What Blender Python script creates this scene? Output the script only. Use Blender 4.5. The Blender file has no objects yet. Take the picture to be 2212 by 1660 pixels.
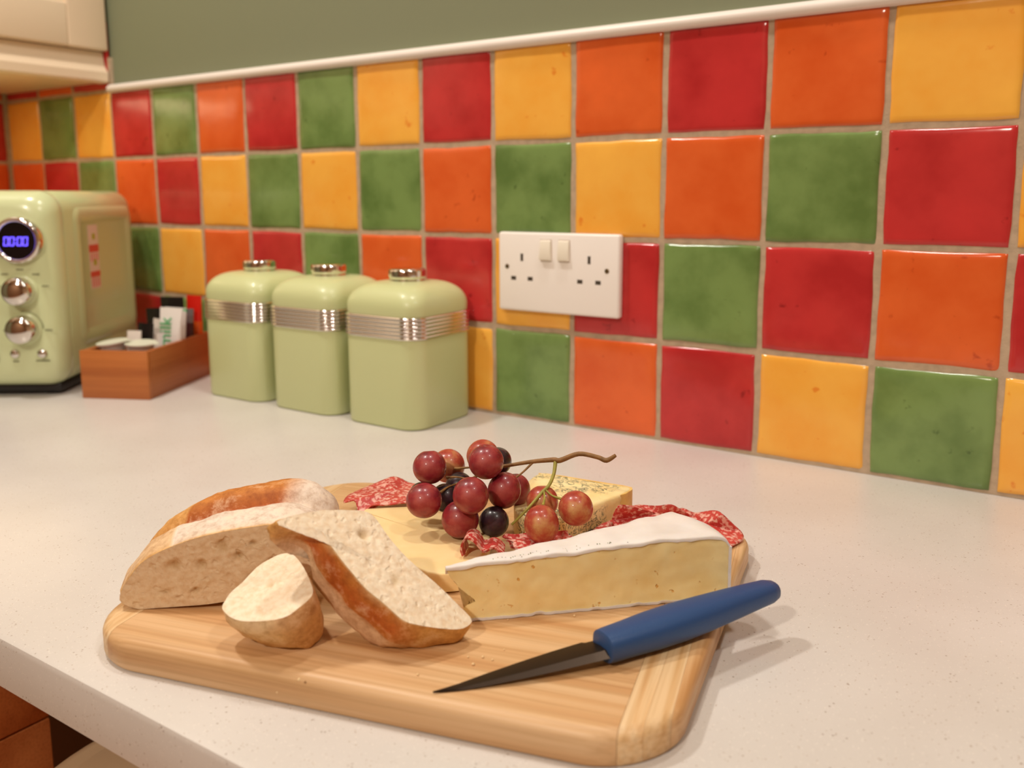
import bpy, bmesh, math, random
from mathutils import Vector, Matrix, noise
random.seed(7)
C = bpy.context.scene.collection
SC = bpy.context.scene
R = math.radians

# ------------------------------------------------------------------ camera, world, lights, exposure
cam = bpy.data.cameras.new('camera'); camo = bpy.data.objects.new('camera', cam); C.objects.link(camo)
yaw, pitch, roll = 0.59064, -0.15205, -0.00311
f = Vector((-math.sin(yaw)*math.cos(pitch), math.cos(yaw)*math.cos(pitch), math.sin(pitch)))
r0 = Vector((math.cos(yaw), math.sin(yaw), 0)); u0 = r0.cross(f)
rr = math.cos(roll)*r0 + math.sin(roll)*u0; uu = -math.sin(roll)*r0 + math.cos(roll)*u0
M = Matrix((rr, uu, -f)).transposed().to_4x4(); M.translation = Vector((0.57678, -0.8266, 0.25305))
camo.matrix_world = M
cam.sensor_fit = 'HORIZONTAL'; cam.sensor_width = 36; cam.lens = 36*1919.86/2212
cam.shift_y = -118.1/2212
cam.clip_start = 0.02
cam.dof.use_dof = True; cam.dof.focus_distance = 0.575; cam.dof.aperture_fstop = 7.0
SC.camera = camo

w = bpy.data.worlds.new('world'); SC.world = w; w.use_nodes = True
w.node_tree.nodes['Background'].inputs[0].default_value = (1.0, 0.86, 0.7, 1)
w.node_tree.nodes['Background'].inputs[1].default_value = 0.0
SC.view_settings.view_transform = 'Standard'; SC.view_settings.look = 'None'
SC.view_settings.exposure = 0.22; SC.view_settings.gamma = 1.0; SC.view_settings.use_curve_mapping = False

def lamp(name, loc, power, size, col=(1.0, 0.80, 0.58), target=None):
    l = bpy.data.lights.new(name, 'AREA'); l.shape = 'DISK'; l.size = size; l.energy = power; l.color = col
    o = bpy.data.objects.new(name, l); C.objects.link(o); o.location = loc
    d = (Vector(target) - Vector(loc)) if target else Vector((0, 0, -1))
    o.rotation_euler = d.to_track_quat('-Z', 'Y').to_euler()
    return o
WARM = (1.0, 0.935, 0.85)
lamp('ceiling_or_fill_lamp', (0.28, -0.24, 1.46), 3.9, 0.12, WARM)
lamp('ceiling_or_fill_lamp', (-0.38, -0.57, 1.46), 8.6, 0.12, WARM)
lamp('ceiling_or_fill_lamp', (1.20, -0.60, 1.46), 4.8, 0.12, WARM)
lamp('ceiling_or_fill_lamp', (0.50, -2.2, 1.46), 27, 0.12, (1.0, 0.89, 0.75))  # added front fill light, no fitting known there
lamp('under_cabinet_lamp', (-0.88, -0.26, 0.4185), 0.5, 0.24, (1.0, 0.72, 0.44))

# ------------------------------------------------------------------ materials
def lin(c):
    return tuple(((x/255)/12.92 if x/255 <= .04045 else ((x/255+.055)/1.055)**2.4) for x in c)
def mat(name):
    m = bpy.data.materials.new(name); m.use_nodes = True
    nt = m.node_tree; return m, nt, nt.nodes['Principled BSDF']
def N(nt, t, **kw):
    n = nt.nodes.new(t)
    for k, v in kw.items():
        if k in n.inputs: n.inputs[k].default_value = v
        else: setattr(n, k, v)
    return n
def ramp(nt, stops, interp='LINEAR'):
    n = nt.nodes.new('ShaderNodeValToRGB'); n.color_ramp.interpolation = interp
    e = n.color_ramp.elements
    while len(e) > 1: e.remove(e[-1])
    e[0].position = stops[0][0]; e[0].color = (*stops[0][1], 1)
    for p, c in stops[1:]:
        x = e.new(p); x.color = (*c, 1)
    return n
def plain(name, rgb, rough=.5, metal=0, spec=.5, var=0.0, scale=40, bump=0.0, bscale=200, coat=0):
    m, nt, b = mat(name)
    b.inputs['Roughness'].default_value = rough; b.inputs['Metallic'].default_value = metal
    b.inputs['Specular IOR Level'].default_value = spec; b.inputs['Coat Weight'].default_value = coat
    b.inputs['Coat Roughness'].default_value = .06
    c = lin(rgb)
    tc = N(nt, 'ShaderNodeTexCoord')
    if var:
        n = N(nt, 'ShaderNodeTexNoise', Scale=scale, Detail=4.0)
        nt.links.new(tc.outputs['Object'], n.inputs['Vector'])
        rp = ramp(nt, [(.3, tuple(x*(1-var) for x in c)), (.7, tuple(min(1, x*(1+var)) for x in c))])
        nt.links.new(n.outputs['Fac'], rp.inputs[0]); nt.links.new(rp.outputs[0], b.inputs['Base Color'])
    else:
        b.inputs['Base Color'].default_value = (*c, 1)
    if bump:
        n2 = N(nt, 'ShaderNodeTexNoise', Scale=bscale, Detail=3.0)
        nt.links.new(tc.outputs['Object'], n2.inputs['Vector'])
        bp = N(nt, 'ShaderNodeBump', Strength=bump, Distance=.001)
        nt.links.new(n2.outputs['Fac'], bp.inputs['Height']); nt.links.new(bp.outputs[0], b.inputs['Normal'])
    return m

def tile_mat(name, base, dark, spot):
    m, nt, b = mat(name)
    b.inputs['Roughness'].default_value = .16; b.inputs['Specular IOR Level'].default_value = .55
    tc = N(nt, 'ShaderNodeTexCoord'); oi = N(nt, 'ShaderNodeObjectInfo')
    off = N(nt, 'ShaderNodeVectorMath', operation='MULTIPLY_ADD')
    cmb = N(nt, 'ShaderNodeCombineXYZ')
    ml = N(nt, 'ShaderNodeMath', operation='MULTIPLY'); ml.inputs[1].default_value = 37.0
    nt.links.new(oi.outputs['Random'], ml.inputs[0])
    for k in (0, 1, 2): nt.links.new(ml.outputs[0], cmb.inputs[k])
    ad = N(nt, 'ShaderNodeVectorMath', operation='ADD')
    nt.links.new(tc.outputs['Object'], ad.inputs[0]); nt.links.new(cmb.outputs[0], ad.inputs[1])
    n1 = N(nt, 'ShaderNodeTexNoise', Scale=17.0, Detail=4.0, Roughness=.55)
    n2 = N(nt, 'ShaderNodeTexNoise', Scale=75.0, Detail=3.0, Roughness=.5)
    for n in (n1, n2): nt.links.new(ad.outputs[0], n.inputs['Vector'])
    r1 = ramp(nt, [(.34, lin(dark)), (.56, lin(base)), (.8, tuple(min(1, x*1.12) for x in lin(base)))])
    nt.links.new(n1.outputs['Fac'], r1.inputs[0])
    r2 = ramp(nt, [(.68, (0, 0, 0)), (.76, (1, 1, 1))])
    nt.links.new(n2.outputs['Fac'], r2.inputs[0])
    mx = N(nt, 'ShaderNodeMix', data_type='RGBA'); mx.inputs[7].default_value = (*lin(spot), 1)
    sc = N(nt, 'ShaderNodeMath', operation='MULTIPLY'); sc.inputs[1].default_value = .75
    nt.links.new(r2.outputs[0], sc.inputs[0])
    nt.links.new(sc.outputs[0], mx.inputs[0]); nt.links.new(r1.outputs[0], mx.inputs[6])
    nt.links.new(mx.outputs[2], b.inputs['Base Color'])
    n3 = N(nt, 'ShaderNodeTexNoise', Scale=45.0, Detail=2.0)
    nt.links.new(ad.outputs[0], n3.inputs['Vector'])
    bp = N(nt, 'ShaderNodeBump', Strength=.2, Distance=.001)
    nt.links.new(n3.outputs['Fac'], bp.inputs['Height']); nt.links.new(bp.outputs[0], b.inputs['Normal'])
    return m
TILE = {'R': tile_mat('red_glaze', (198, 54, 54), (180, 42, 44), (132, 24, 30)),
        'O': tile_mat('orange_glaze', (228, 104, 48), (220, 92, 38), (184, 64, 26)),
        'Y': tile_mat('yellow_glaze', (249, 184, 78), (246, 172, 64), (230, 126, 36)),
        'G': tile_mat('green_glaze', (122, 150, 86), (96, 124, 64), (62, 84, 40))}
GROUT = plain('grout', (186, 164, 138), .9, var=.12, scale=120, bump=.3, bscale=500)
PAINT = plain('green_wall_paint', (126, 132, 104), .75, bump=.05, bscale=300)
CREAMWALL = plain('cream_paint', (196, 168, 136), .8)
CEIL = plain('ceiling_paint', (240, 232, 218), .9)
FLOOR = plain('floor_vinyl', (214, 142, 86), .5, var=.2, scale=6)
TRIMW = plain('white_trim', (238, 230, 222), .35)
def worktop_mat():
    m, nt, b = mat('speckled_worktop')
    b.inputs['Roughness'].default_value = .3; b.inputs['Specular IOR Level'].default_value = .45
    tc = N(nt, 'ShaderNodeTexCoord')
    n1 = N(nt, 'ShaderNodeTexNoise', Scale=9.0, Detail=5.0)
    nt.links.new(tc.outputs['Object'], n1.inputs['Vector'])
    r1 = ramp(nt, [(.3, lin((207, 202, 197))), (.7, lin((215, 211, 207)))])
    nt.links.new(n1.outputs['Fac'], r1.inputs[0])
    last = r1.outputs[0]
    for sc, th, col, am in ((420, .13, (150, 120, 90), .55), (260, .10, (120, 92, 70), .6), (700, .2, (246, 240, 232), .5)):
        v = N(nt, 'ShaderNodeTexVoronoi', Scale=float(sc)); v.inputs['Randomness'].default_value = 1
        nz = N(nt, 'ShaderNodeTexNoise', Scale=float(sc)*.45, Detail=2.0)
        nt.links.new(tc.outputs['Object'], v.inputs['Vector']); nt.links.new(tc.outputs['Object'], nz.inputs['Vector'])
        rp = ramp(nt, [(th, (1, 1, 1)), (th+.08, (0, 0, 0))]); nt.links.new(v.outputs['Distance'], rp.inputs[0])
        gate = ramp(nt, [(.5, (0, 0, 0)), (.6, (1, 1, 1))]); nt.links.new(nz.outputs['Fac'], gate.inputs[0])
        mu = N(nt, 'ShaderNodeMath', operation='MULTIPLY'); nt.links.new(rp.outputs[0], mu.inputs[0]); nt.links.new(gate.outputs[0], mu.inputs[1])
        m2 = N(nt, 'ShaderNodeMath', operation='MULTIPLY'); m2.inputs[1].default_value = am; nt.links.new(mu.outputs[0], m2.inputs[0])
        mx = N(nt, 'ShaderNodeMix', data_type='RGBA'); mx.inputs[7].default_value = (*lin(col), 1)
        nt.links.new(m2.outputs[0], mx.inputs[0]); nt.links.new(last, mx.inputs[6]); last = mx.outputs[2]
    nt.links.new(last, b.inputs['Base Color'])
    return m
WORKTOP = worktop_mat()
def wood(name, c1, c2, c3, axis=0, scale=1.0, rough=.45, fine=420, streak=28):
    m, nt, b = mat(name)
    b.inputs['Roughness'].default_value = rough
    tc = N(nt, 'ShaderNodeTexCoord'); mp = N(nt, 'ShaderNodeMapping')
    s = [fine, fine, fine]; s[axis] = fine*.02
    mp.inputs['Scale'].default_value = tuple(x*scale for x in s)
    nt.links.new(tc.outputs['Object'], mp.inputs['Vector'])
    n1 = N(nt, 'ShaderNodeTexNoise', Scale=1.0, Detail=3.0); nt.links.new(mp.outputs[0], n1.inputs['Vector'])
    mp2 = N(nt, 'ShaderNodeMapping'); s = [streak*3.0]*3; s[axis] = streak*.10
    mp2.inputs['Scale'].default_value = tuple(x*scale for x in s)
    nt.links.new(tc.outputs['Object'], mp2.inputs['Vector'])
    n2 = N(nt, 'ShaderNodeTexNoise', Scale=1.0, Detail=2.0); nt.links.new(mp2.outputs[0], n2.inputs['Vector'])
    r1 = ramp(nt, [(.33, lin(c3)), (.5, lin(c1)), (.68, lin(c2))]); nt.links.new(n2.outputs['Fac'], r1.inputs[0])
    r2 = ramp(nt, [(.3, (.80, .74, .66)), (.55, (1, 1, 1))]); nt.links.new(n1.outputs['Fac'], r2.inputs[0])
    mx = N(nt, 'ShaderNodeMix', data_type='RGBA', blend_type='MULTIPLY'); mx.inputs[0].default_value = .8
    nt.links.new(r1.outputs[0], mx.inputs[6]); nt.links.new(r2.outputs[0], mx.inputs[7])
    nt.links.new(mx.outputs[2], b.inputs['Base Color'])
    bp = N(nt, 'ShaderNodeBump', Strength=.08, Distance=.001)
    nt.links.new(n1.outputs['Fac'], bp.inputs['Height']); nt.links.new(bp.outputs[0], b.inputs['Normal'])
    return m
BAMBOO_U = wood('bamboo_long_grain', (212, 170, 122), (221, 184, 140), (200, 152, 102), 0)
BAMBOO_V = wood('bamboo_cross_grain', (222, 184, 134), (230, 198, 154), (204, 156, 100), 1, streak=60)
TRAYWOOD = wood('orange_wood', (190, 112, 54), (202, 124, 62), (170, 94, 42), 0, streak=14)
UNITWOOD = wood('brown_unit_wood', (206, 130, 74), (216, 140, 82), (190, 114, 62), 0, streak=8)
CREAMCAB = plain('cream_cabinet_lacquer', (234, 212, 184), .45)
SAGE = plain('sage_green_enamel', (206, 214, 160), .38, coat=.2)
MICRO = plain('pale_green_plastic', (212, 222, 174), .25, coat=.4)
MICROSIDE = plain('pale_green_steel', (204, 212, 160), .28, coat=.3)
CHROME = plain('chrome', (225, 220, 214), .09, metal=1)
BLACKG = plain('black_glass', (10, 9, 14), .08)
BLACKP = plain('black_plastic', (24, 22, 22), .4)
WHITEP = plain('white_plastic', (250, 245, 240), .3)
ROCKER = plain('ivory_switch', (254, 249, 234), .3)
SLOT = plain('socket_slot', (66, 56, 44), .7)
SCREW = plain('brass_screw', (120, 104, 78), .35, metal=1)
INK = plain('grey_print', (118, 122, 88), .6)
STICK_W = plain('sticker_white', (226, 205, 190), .5)
STICK_R = plain('sticker_red', (214, 70, 62), .5)
STICK_Y = plain('sticker_lime', (176, 176, 40), .5)
PAPER = plain('white_paper', (236, 226, 216), .55, var=.04)
FOILW = plain('white_film', (236, 230, 226), .22, bump=.4, bscale=120)
FOILB = plain('black_film', (22, 20, 20), .25, bump=.5, bscale=120)
FOILR = plain('red_film', (214, 34, 22), .22, bump=.5, bscale=120)
FOILO = plain('orange_film', (236, 96, 30), .25, bump=.5, bscale=120)
FOILS = plain('silver_film', (150, 146, 150), .2, metal=.7, bump=.5, bscale=120)
FOILM = plain('maroon_film', (70, 34, 34), .25, bump=.5, bscale=120)
GREENP = plain('green_print', (62, 176, 104), .5)
LIDF = plain('green_lid_foil', (224, 230, 210), .4)
POT = plain('translucent_pot', (226, 206, 198), .4)
HANDLE = plain('blue_handle_plastic', (40, 74, 124), .42, bump=.12, bscale=900)
STEEL = plain('steel_dark_reflection', (72, 62, 54), .36, metal=1)  # reflection of a dark room put into the blade's base colour
STOOLM = plain('cream_stool_seat', (226, 198, 160), .5)
RECESS_SHADE = plain('recess_shade', (120, 74, 44), .7)  # brown that carries the shade deep under the worktop

m, nt, b = mat('clock_light'); b.inputs['Base Color'].default_value = (.1, .08, .5, 1)
b.inputs['Emission Color'].default_value = (.13, .08, 1, 1); b.inputs['Emission Strength'].default_value = 2.2
CLOCK = m

def crumb_mat(name, c1, c2):
    m, nt, b = mat(name)
    b.inputs['Roughness'].default_value = .9; b.inputs['Specular IOR Level'].default_value = .15
    b.inputs['Subsurface Weight'].default_value = .15; b.inputs['Subsurface Radius'].default_value = (.004, .003, .002)
    b.inputs['Subsurface Scale'].default_value = 1.0
    tc = N(nt, 'ShaderNodeTexCoord')
    n1 = N(nt, 'ShaderNodeTexNoise', Scale=300.0, Detail=5.0); nt.links.new(tc.outputs['Object'], n1.inputs['Vector'])
    v = N(nt, 'ShaderNodeTexVoronoi', Scale=330.0); nt.links.new(tc.outputs['Object'], v.inputs['Vector'])
    n2 = N(nt, 'ShaderNodeTexNoise', Scale=210.0, Detail=1.0); nt.links.new(tc.outputs['Object'], n2.inputs['Vector'])
    pit = ramp(nt, [(.60, (0, 0, 0)), (.72, (1, 1, 1))]); nt.links.new(n2.outputs['Fac'], pit.inputs[0])
    r1 = ramp(nt, [(.3, lin(c2)), (.6, lin(c1))]); nt.links.new(n1.outputs['Fac'], r1.inputs[0])
    at = N(nt, 'ShaderNodeAttribute', attribute_name='Col')
    mx = N(nt, 'ShaderNodeMix', data_type='RGBA', blend_type='MULTIPLY'); mx.inputs[0].default_value = 1
    nt.links.new(r1.outputs[0], mx.inputs[6]); nt.links.new(at.outputs['Color'], mx.inputs[7])
    nt.links.new(mx.outputs[2], b.inputs['Base Color'])
    h = N(nt, 'ShaderNodeMath', operation='SUBTRACT'); nt.links.new(n1.outputs['Fac'], h.inputs[0])
    hp = N(nt, 'ShaderNodeMath', operation='MULTIPLY'); hp.inputs[1].default_value = .9; nt.links.new(pit.outputs[0], hp.inputs[0])
    nt.links.new(hp.outputs[0], h.inputs[1])
    bp = N(nt, 'ShaderNodeBump', Strength=.45, Distance=.0013)
    nt.links.new(h.outputs[0], bp.inputs['Height']); nt.links.new(bp.outputs[0], b.inputs['Normal'])
    return m
CRUMB = crumb_mat('bread_crumb', (246, 231, 206), (234, 210, 178))
def crust_mat():
    m, nt, b = mat('bread_crust')
    b.inputs['Roughness'].default_value = .6; b.inputs['Specular IOR Level'].default_value = .3
    tc = N(nt, 'ShaderNodeTexCoord'); at = N(nt, 'ShaderNodeAttribute', attribute_name='Col')
    n1 = N(nt, 'ShaderNodeTexNoise', Scale=170.0, Detail=6.0, Roughness=.7); nt.links.new(tc.outputs['Object'], n1.inputs['Vector'])
    r1 = ramp(nt, [(.3, (.62, .50, .40)), (.55, (1, 1, 1)), (.75, (1.15, 1.12, 1.05))]); nt.links.new(n1.outputs['Fac'], r1.inputs[0])
    mx = N(nt, 'ShaderNodeMix', data_type='RGBA', blend_type='MULTIPLY'); mx.inputs[0].default_value = .85
    nt.links.new(at.outputs['Color'], mx.inputs[6]); nt.links.new(r1.outputs[0], mx.inputs[7])
    n3 = N(nt, 'ShaderNodeTexNoise', Scale=85.0, Detail=8.0, Roughness=.75); nt.links.new(tc.outputs['Object'], n3.inputs['Vector'])
    r3 = ramp(nt, [(.52, (0, 0, 0)), (.72, (.55, .55, .55))]); nt.links.new(n3.outputs['Fac'], r3.inputs[0])
    mf = N(nt, 'ShaderNodeMix', data_type='RGBA'); mf.inputs[7].default_value = (*lin((240, 216, 184)), 1)
    nt.links.new(r3.outputs[0], mf.inputs[0]); nt.links.new(mx.outputs[2], mf.inputs[6])
    nt.links.new(mf.outputs[2], b.inputs['Base Color'])
    bp = N(nt, 'ShaderNodeBump', Strength=.4, Distance=.0015)
    nt.links.new(n1.outputs['Fac'], bp.inputs['Height']); nt.links.new(bp.outputs[0], b.inputs['Normal'])
    return m
CRUST = crust_mat()
def paste_mat(name, c1, c2, pits=None, sss=.25, bump=.25, scale=60):
    m, nt, b = mat(name)
    b.inputs['Roughness'].default_value = .5; b.inputs['Specular IOR Level'].default_value = .35
    b.inputs['Subsurface Weight'].default_value = sss; b.inputs['Subsurface Radius'].default_value = (.006, .004, .002); b.inputs['Subsurface Scale'].default_value = 1
    tc = N(nt, 'ShaderNodeTexCoord')
    n1 = N(nt, 'ShaderNodeTexNoise', Scale=float(scale), Detail=5.0); nt.links.new(tc.outputs['Object'], n1.inputs['Vector'])
    r1 = ramp(nt, [(.3, lin(c2)), (.65, lin(c1))]); nt.links.new(n1.outputs['Fac'], r1.inputs[0])
    last = r1.outputs[0]; hh = n1.outputs['Fac']
    if pits:
        v = N(nt, 'ShaderNodeTexNoise', Scale=210.0, Detail=2.0); nt.links.new(tc.outputs['Object'], v.inputs['Vector'])
        rp = ramp(nt, [(.70, (0, 0, 0)), (.76, (1, 1, 1))]); nt.links.new(v.outputs['Fac'], rp.inputs[0])
        mx = N(nt, 'ShaderNodeMix', data_type='RGBA'); mx.inputs[7].default_value = (*lin(pits), 1)
        nt.links.new(rp.outputs[0], mx.inputs[0]); nt.links.new(last, mx.inputs[6]); last = mx.outputs[2]
        sb = N(nt, 'ShaderNodeMath', operation='SUBTRACT'); nt.links.new(hh, sb.inputs[0]); nt.links.new(rp.outputs[0], sb.inputs[1]); hh = sb.outputs[0]
    nt.links.new(last, b.inputs['Base Color'])
    bp = N(nt, 'ShaderNodeBump', Strength=bump, Distance=.001)
    nt.links.new(hh, bp.inputs['Height']); nt.links.new(bp.outputs[0], b.inputs['Normal'])
    return m
CHEDDAR = paste_mat('cheddar_paste', (244, 218, 164), (241, 211, 152), sss=.12)
BRIEP = paste_mat('brie_paste', (250, 230, 172), (243, 214, 146), pits=(226, 168, 84), bump=.5, sss=.12)
BRIER = paste_mat('brie_rind', (238, 232, 228), (228, 220, 214), bump=.2)
BLUEP = None
def blue_mat():
    m, nt, b = mat('blue_cheese_paste')
    b.inputs['Roughness'].default_value = .5
    b.inputs['Subsurface Weight'].default_value = .2; b.inputs['Subsurface Radius'].default_value = (.005, .004, .002); b.inputs['Subsurface Scale'].default_value = 1
    tc = N(nt, 'ShaderNodeTexCoord')
    n0 = N(nt, 'ShaderNodeTexNoise', Scale=55.0, Detail=3.0); nt.links.new(tc.outputs['Object'], n0.inputs['Vector'])
    r0 = ramp(nt, [(.3, lin((246, 218, 150))), (.7, lin((250, 232, 178)))]); nt.links.new(n0.outputs['Fac'], r0.inputs[0])
    mp = N(nt, 'ShaderNodeMapping'); mp.inputs['Scale'].default_value = (1.0, 1.3, 1.6); mp.inputs['Rotation'].default_value = (0.3, .2, .5)
    nt.links.new(tc.outputs['Object'], mp.inputs['Vector'])
    n1 = N(nt, 'ShaderNodeTexNoise', Scale=105.0, Detail=6.0, Roughness=.65, Distortion=1.2); nt.links.new(mp.outputs[0], n1.inputs['Vector'])
    ab = N(nt, 'ShaderNodeMath', operation='SUBTRACT'); ab.inputs[1].default_value = .5; nt.links.new(n1.outputs['Fac'], ab.inputs[0])
    ab2 = N(nt, 'ShaderNodeMath', operation='ABSOLUTE'); nt.links.new(ab.outputs[0], ab2.inputs[0])
    rv = ramp(nt, [(.012, (1, 1, 1)), (.035, (0, 0, 0))]); nt.links.new(ab2.outputs[0], rv.inputs[0])
    n2 = N(nt, 'ShaderNodeTexNoise', Scale=36.0, Detail=3.0); nt.links.new(tc.outputs['Object'], n2.inputs['Vector'])
    rg = ramp(nt, [(.45, (0, 0, 0)), (.56, (1, 1, 1))]); nt.links.new(n2.outputs['Fac'], rg.inputs[0])
    mu = N(nt, 'ShaderNodeMath', operation='MULTIPLY'); nt.links.new(rv.outputs[0], mu.inputs[0]); nt.links.new(rg.outputs[0], mu.inputs[1])
    mx = N(nt, 'ShaderNodeMix', data_type='RGBA'); mx.inputs[7].default_value = (*lin((92, 104, 84)), 1)
    nt.links.new(mu.outputs[0], mx.inputs[0]); nt.links.new(r0.outputs[0], mx.inputs[6])
    nt.links.new(mx.outputs[2], b.inputs['Base Color'])
    bp = N(nt, 'ShaderNodeBump', Strength=.4, Distance=.0012)
    nt.links.new(n1.outputs['Fac'], bp.inputs['Height']); nt.links.new(bp.outputs[0], b.inputs['Normal'])
    return m
BLUEP = blue_mat()
BLUERIND = paste_mat('blue_cheese_rind', (246, 206, 124), (236, 186, 100), bump=.5, scale=120)
def salami_mat():
    m, nt, b = mat('salami')
    b.inputs['Roughness'].default_value = .42; b.inputs['Specular IOR Level'].default_value = .4
    b.inputs['Subsurface Weight'].default_value = .15; b.inputs['Subsurface Radius'].default_value = (.004, .001, .001); b.inputs['Subsurface Scale'].default_value = 1
    tc = N(nt, 'ShaderNodeTexCoord')
    n1 = N(nt, 'ShaderNodeTexNoise', Scale=300.0, Detail=3.0, Roughness=.55); nt.links.new(tc.outputs['Object'], n1.inputs['Vector'])
    n2 = N(nt, 'ShaderNodeTexNoise', Scale=60.0, Detail=3.0); nt.links.new(tc.outputs['Object'], n2.inputs['Vector'])
    r2 = ramp(nt, [(.3, lin((176, 50, 48))), (.7, lin((206, 78, 68)))]); nt.links.new(n2.outputs['Fac'], r2.inputs[0])
    r1 = ramp(nt, [(.48, (0, 0, 0)), (.60, (1, 1, 1))]); nt.links.new(n1.outputs['Fac'], r1.inputs[0])
    mu = N(nt, 'ShaderNodeMath', operation='MULTIPLY'); mu.inputs[1].default_value = .85; nt.links.new(r1.outputs[0], mu.inputs[0])
    mx = N(nt, 'ShaderNodeMix', data_type='RGBA'); mx.inputs[7].default_value = (*lin((236, 188, 172)), 1)
    nt.links.new(mu.outputs[0], mx.inputs[0]); nt.links.new(r2.outputs[0], mx.inputs[6])
    nt.links.new(mx.outputs[2], b.inputs['Base Color'])
    bp = N(nt, 'ShaderNodeBump', Strength=.3, Distance=.0008)
    nt.links.new(n1.outputs['Fac'], bp.inputs['Height']); nt.links.new(bp.outputs[0], b.inputs['Normal'])
    return m
SALAMI = salami_mat()
def grape_mat(name, c1, c2, c3):
    m, nt, b = mat(name)
    b.inputs['Specular IOR Level'].default_value = .5
    b.inputs['Subsurface Weight'].default_value = .12; b.inputs['Subsurface Radius'].default_value = (.006, .002, .001); b.inputs['Subsurface Scale'].default_value = 1
    tc = N(nt, 'ShaderNodeTexCoord')
    n1 = N(nt, 'ShaderNodeTexNoise', Scale=62.0, Detail=6.0, Roughness=.6); nt.links.new(tc.outputs['Object'], n1.inputs['Vector'])
    r1 = ramp(nt, [(.34, lin(c2)), (.5, lin(c1)), (.7, lin(c3))]); nt.links.new(n1.outputs['Fac'], r1.inputs[0])
    n2 = N(nt, 'ShaderNodeTexNoise', Scale=50.0, Detail=5.0); nt.links.new(tc.outputs['Object'], n2.inputs['Vector'])
    rb = ramp(nt, [(.40, (.24,)*3), (.65, (.48,)*3)]); nt.links.new(n2.outputs['Fac'], rb.inputs[0])
    b.inputs['Coat Weight'].default_value = .25; b.inputs['Coat Roughness'].default_value = .1
    nt.links.new(rb.outputs[0], b.inputs['Roughness'])
    nt.links.new(r1.outputs[0], b.inputs['Base Color'])
    return m
GR = {'r': grape_mat('red_grape_skin', (146, 40, 48), (104, 28, 42), (178, 82, 74)),
      'd': grape_mat('dark_grape_skin', (40, 26, 34), (28, 20, 28), (74, 40, 52)),
      'b': grape_mat('blush_grape_skin', (178, 76, 56), (150, 44, 42), (206, 164, 104))}
STEM = plain('grape_stem', (136, 98, 52), .6, var=.3, scale=160, bump=.4, bscale=500)
STEMG = plain('green_grape_stem', (158, 150, 66), .55, var=.25, scale=120)

# ------------------------------------------------------------------ object helpers
def tag(o, label=None, cat=None, group=None, kind=None):
    if label: o['label'] = label
    if cat: o['category'] = cat
    if group: o['group'] = group
    if kind: o['kind'] = kind
    return o
def thing(name, label, cat, loc=(0, 0, 0), rotz=0, group=None):
    o = bpy.data.objects.new(name, None); C.objects.link(o); o.empty_display_size = .02
    o.location = loc; o.rotation_euler = (0, 0, rotz)
    return tag(o, label, cat, group)
def mesh(name, vs, fs, m, parent=None, smooth=True, world=False, cols=None, auto=None):
    me = bpy.data.meshes.new(name)
    if world and parent is not None:
        inv = parent_matrix(parent).inverted(); vs = [inv @ Vector(v) for v in vs]
    me.from_pydata([tuple(v) for v in vs], [], fs)
    bm = bmesh.new(); bm.from_mesh(me); bmesh.ops.recalc_face_normals(bm, faces=bm.faces); bm.to_mesh(me); bm.free()
    for p in me.polygons: p.use_smooth = smooth
    if cols:
        a = me.color_attributes.new('Col', 'FLOAT_COLOR', 'POINT')
        for i, c in enumerate(cols): a.data[i].color = (*c, 1)
    me.materials.append(m)
    if auto: me.set_sharp_from_angle(angle=R(auto))
    o = bpy.data.objects.new(name, me); C.objects.link(o)
    if parent is not None: o.parent = parent
    return o
def parent_matrix(p):
    m = Matrix.Translation(p.location) @ p.rotation_euler.to_matrix().to_4x4()
    return (parent_matrix(p.parent) @ m) if p.parent else m
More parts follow.
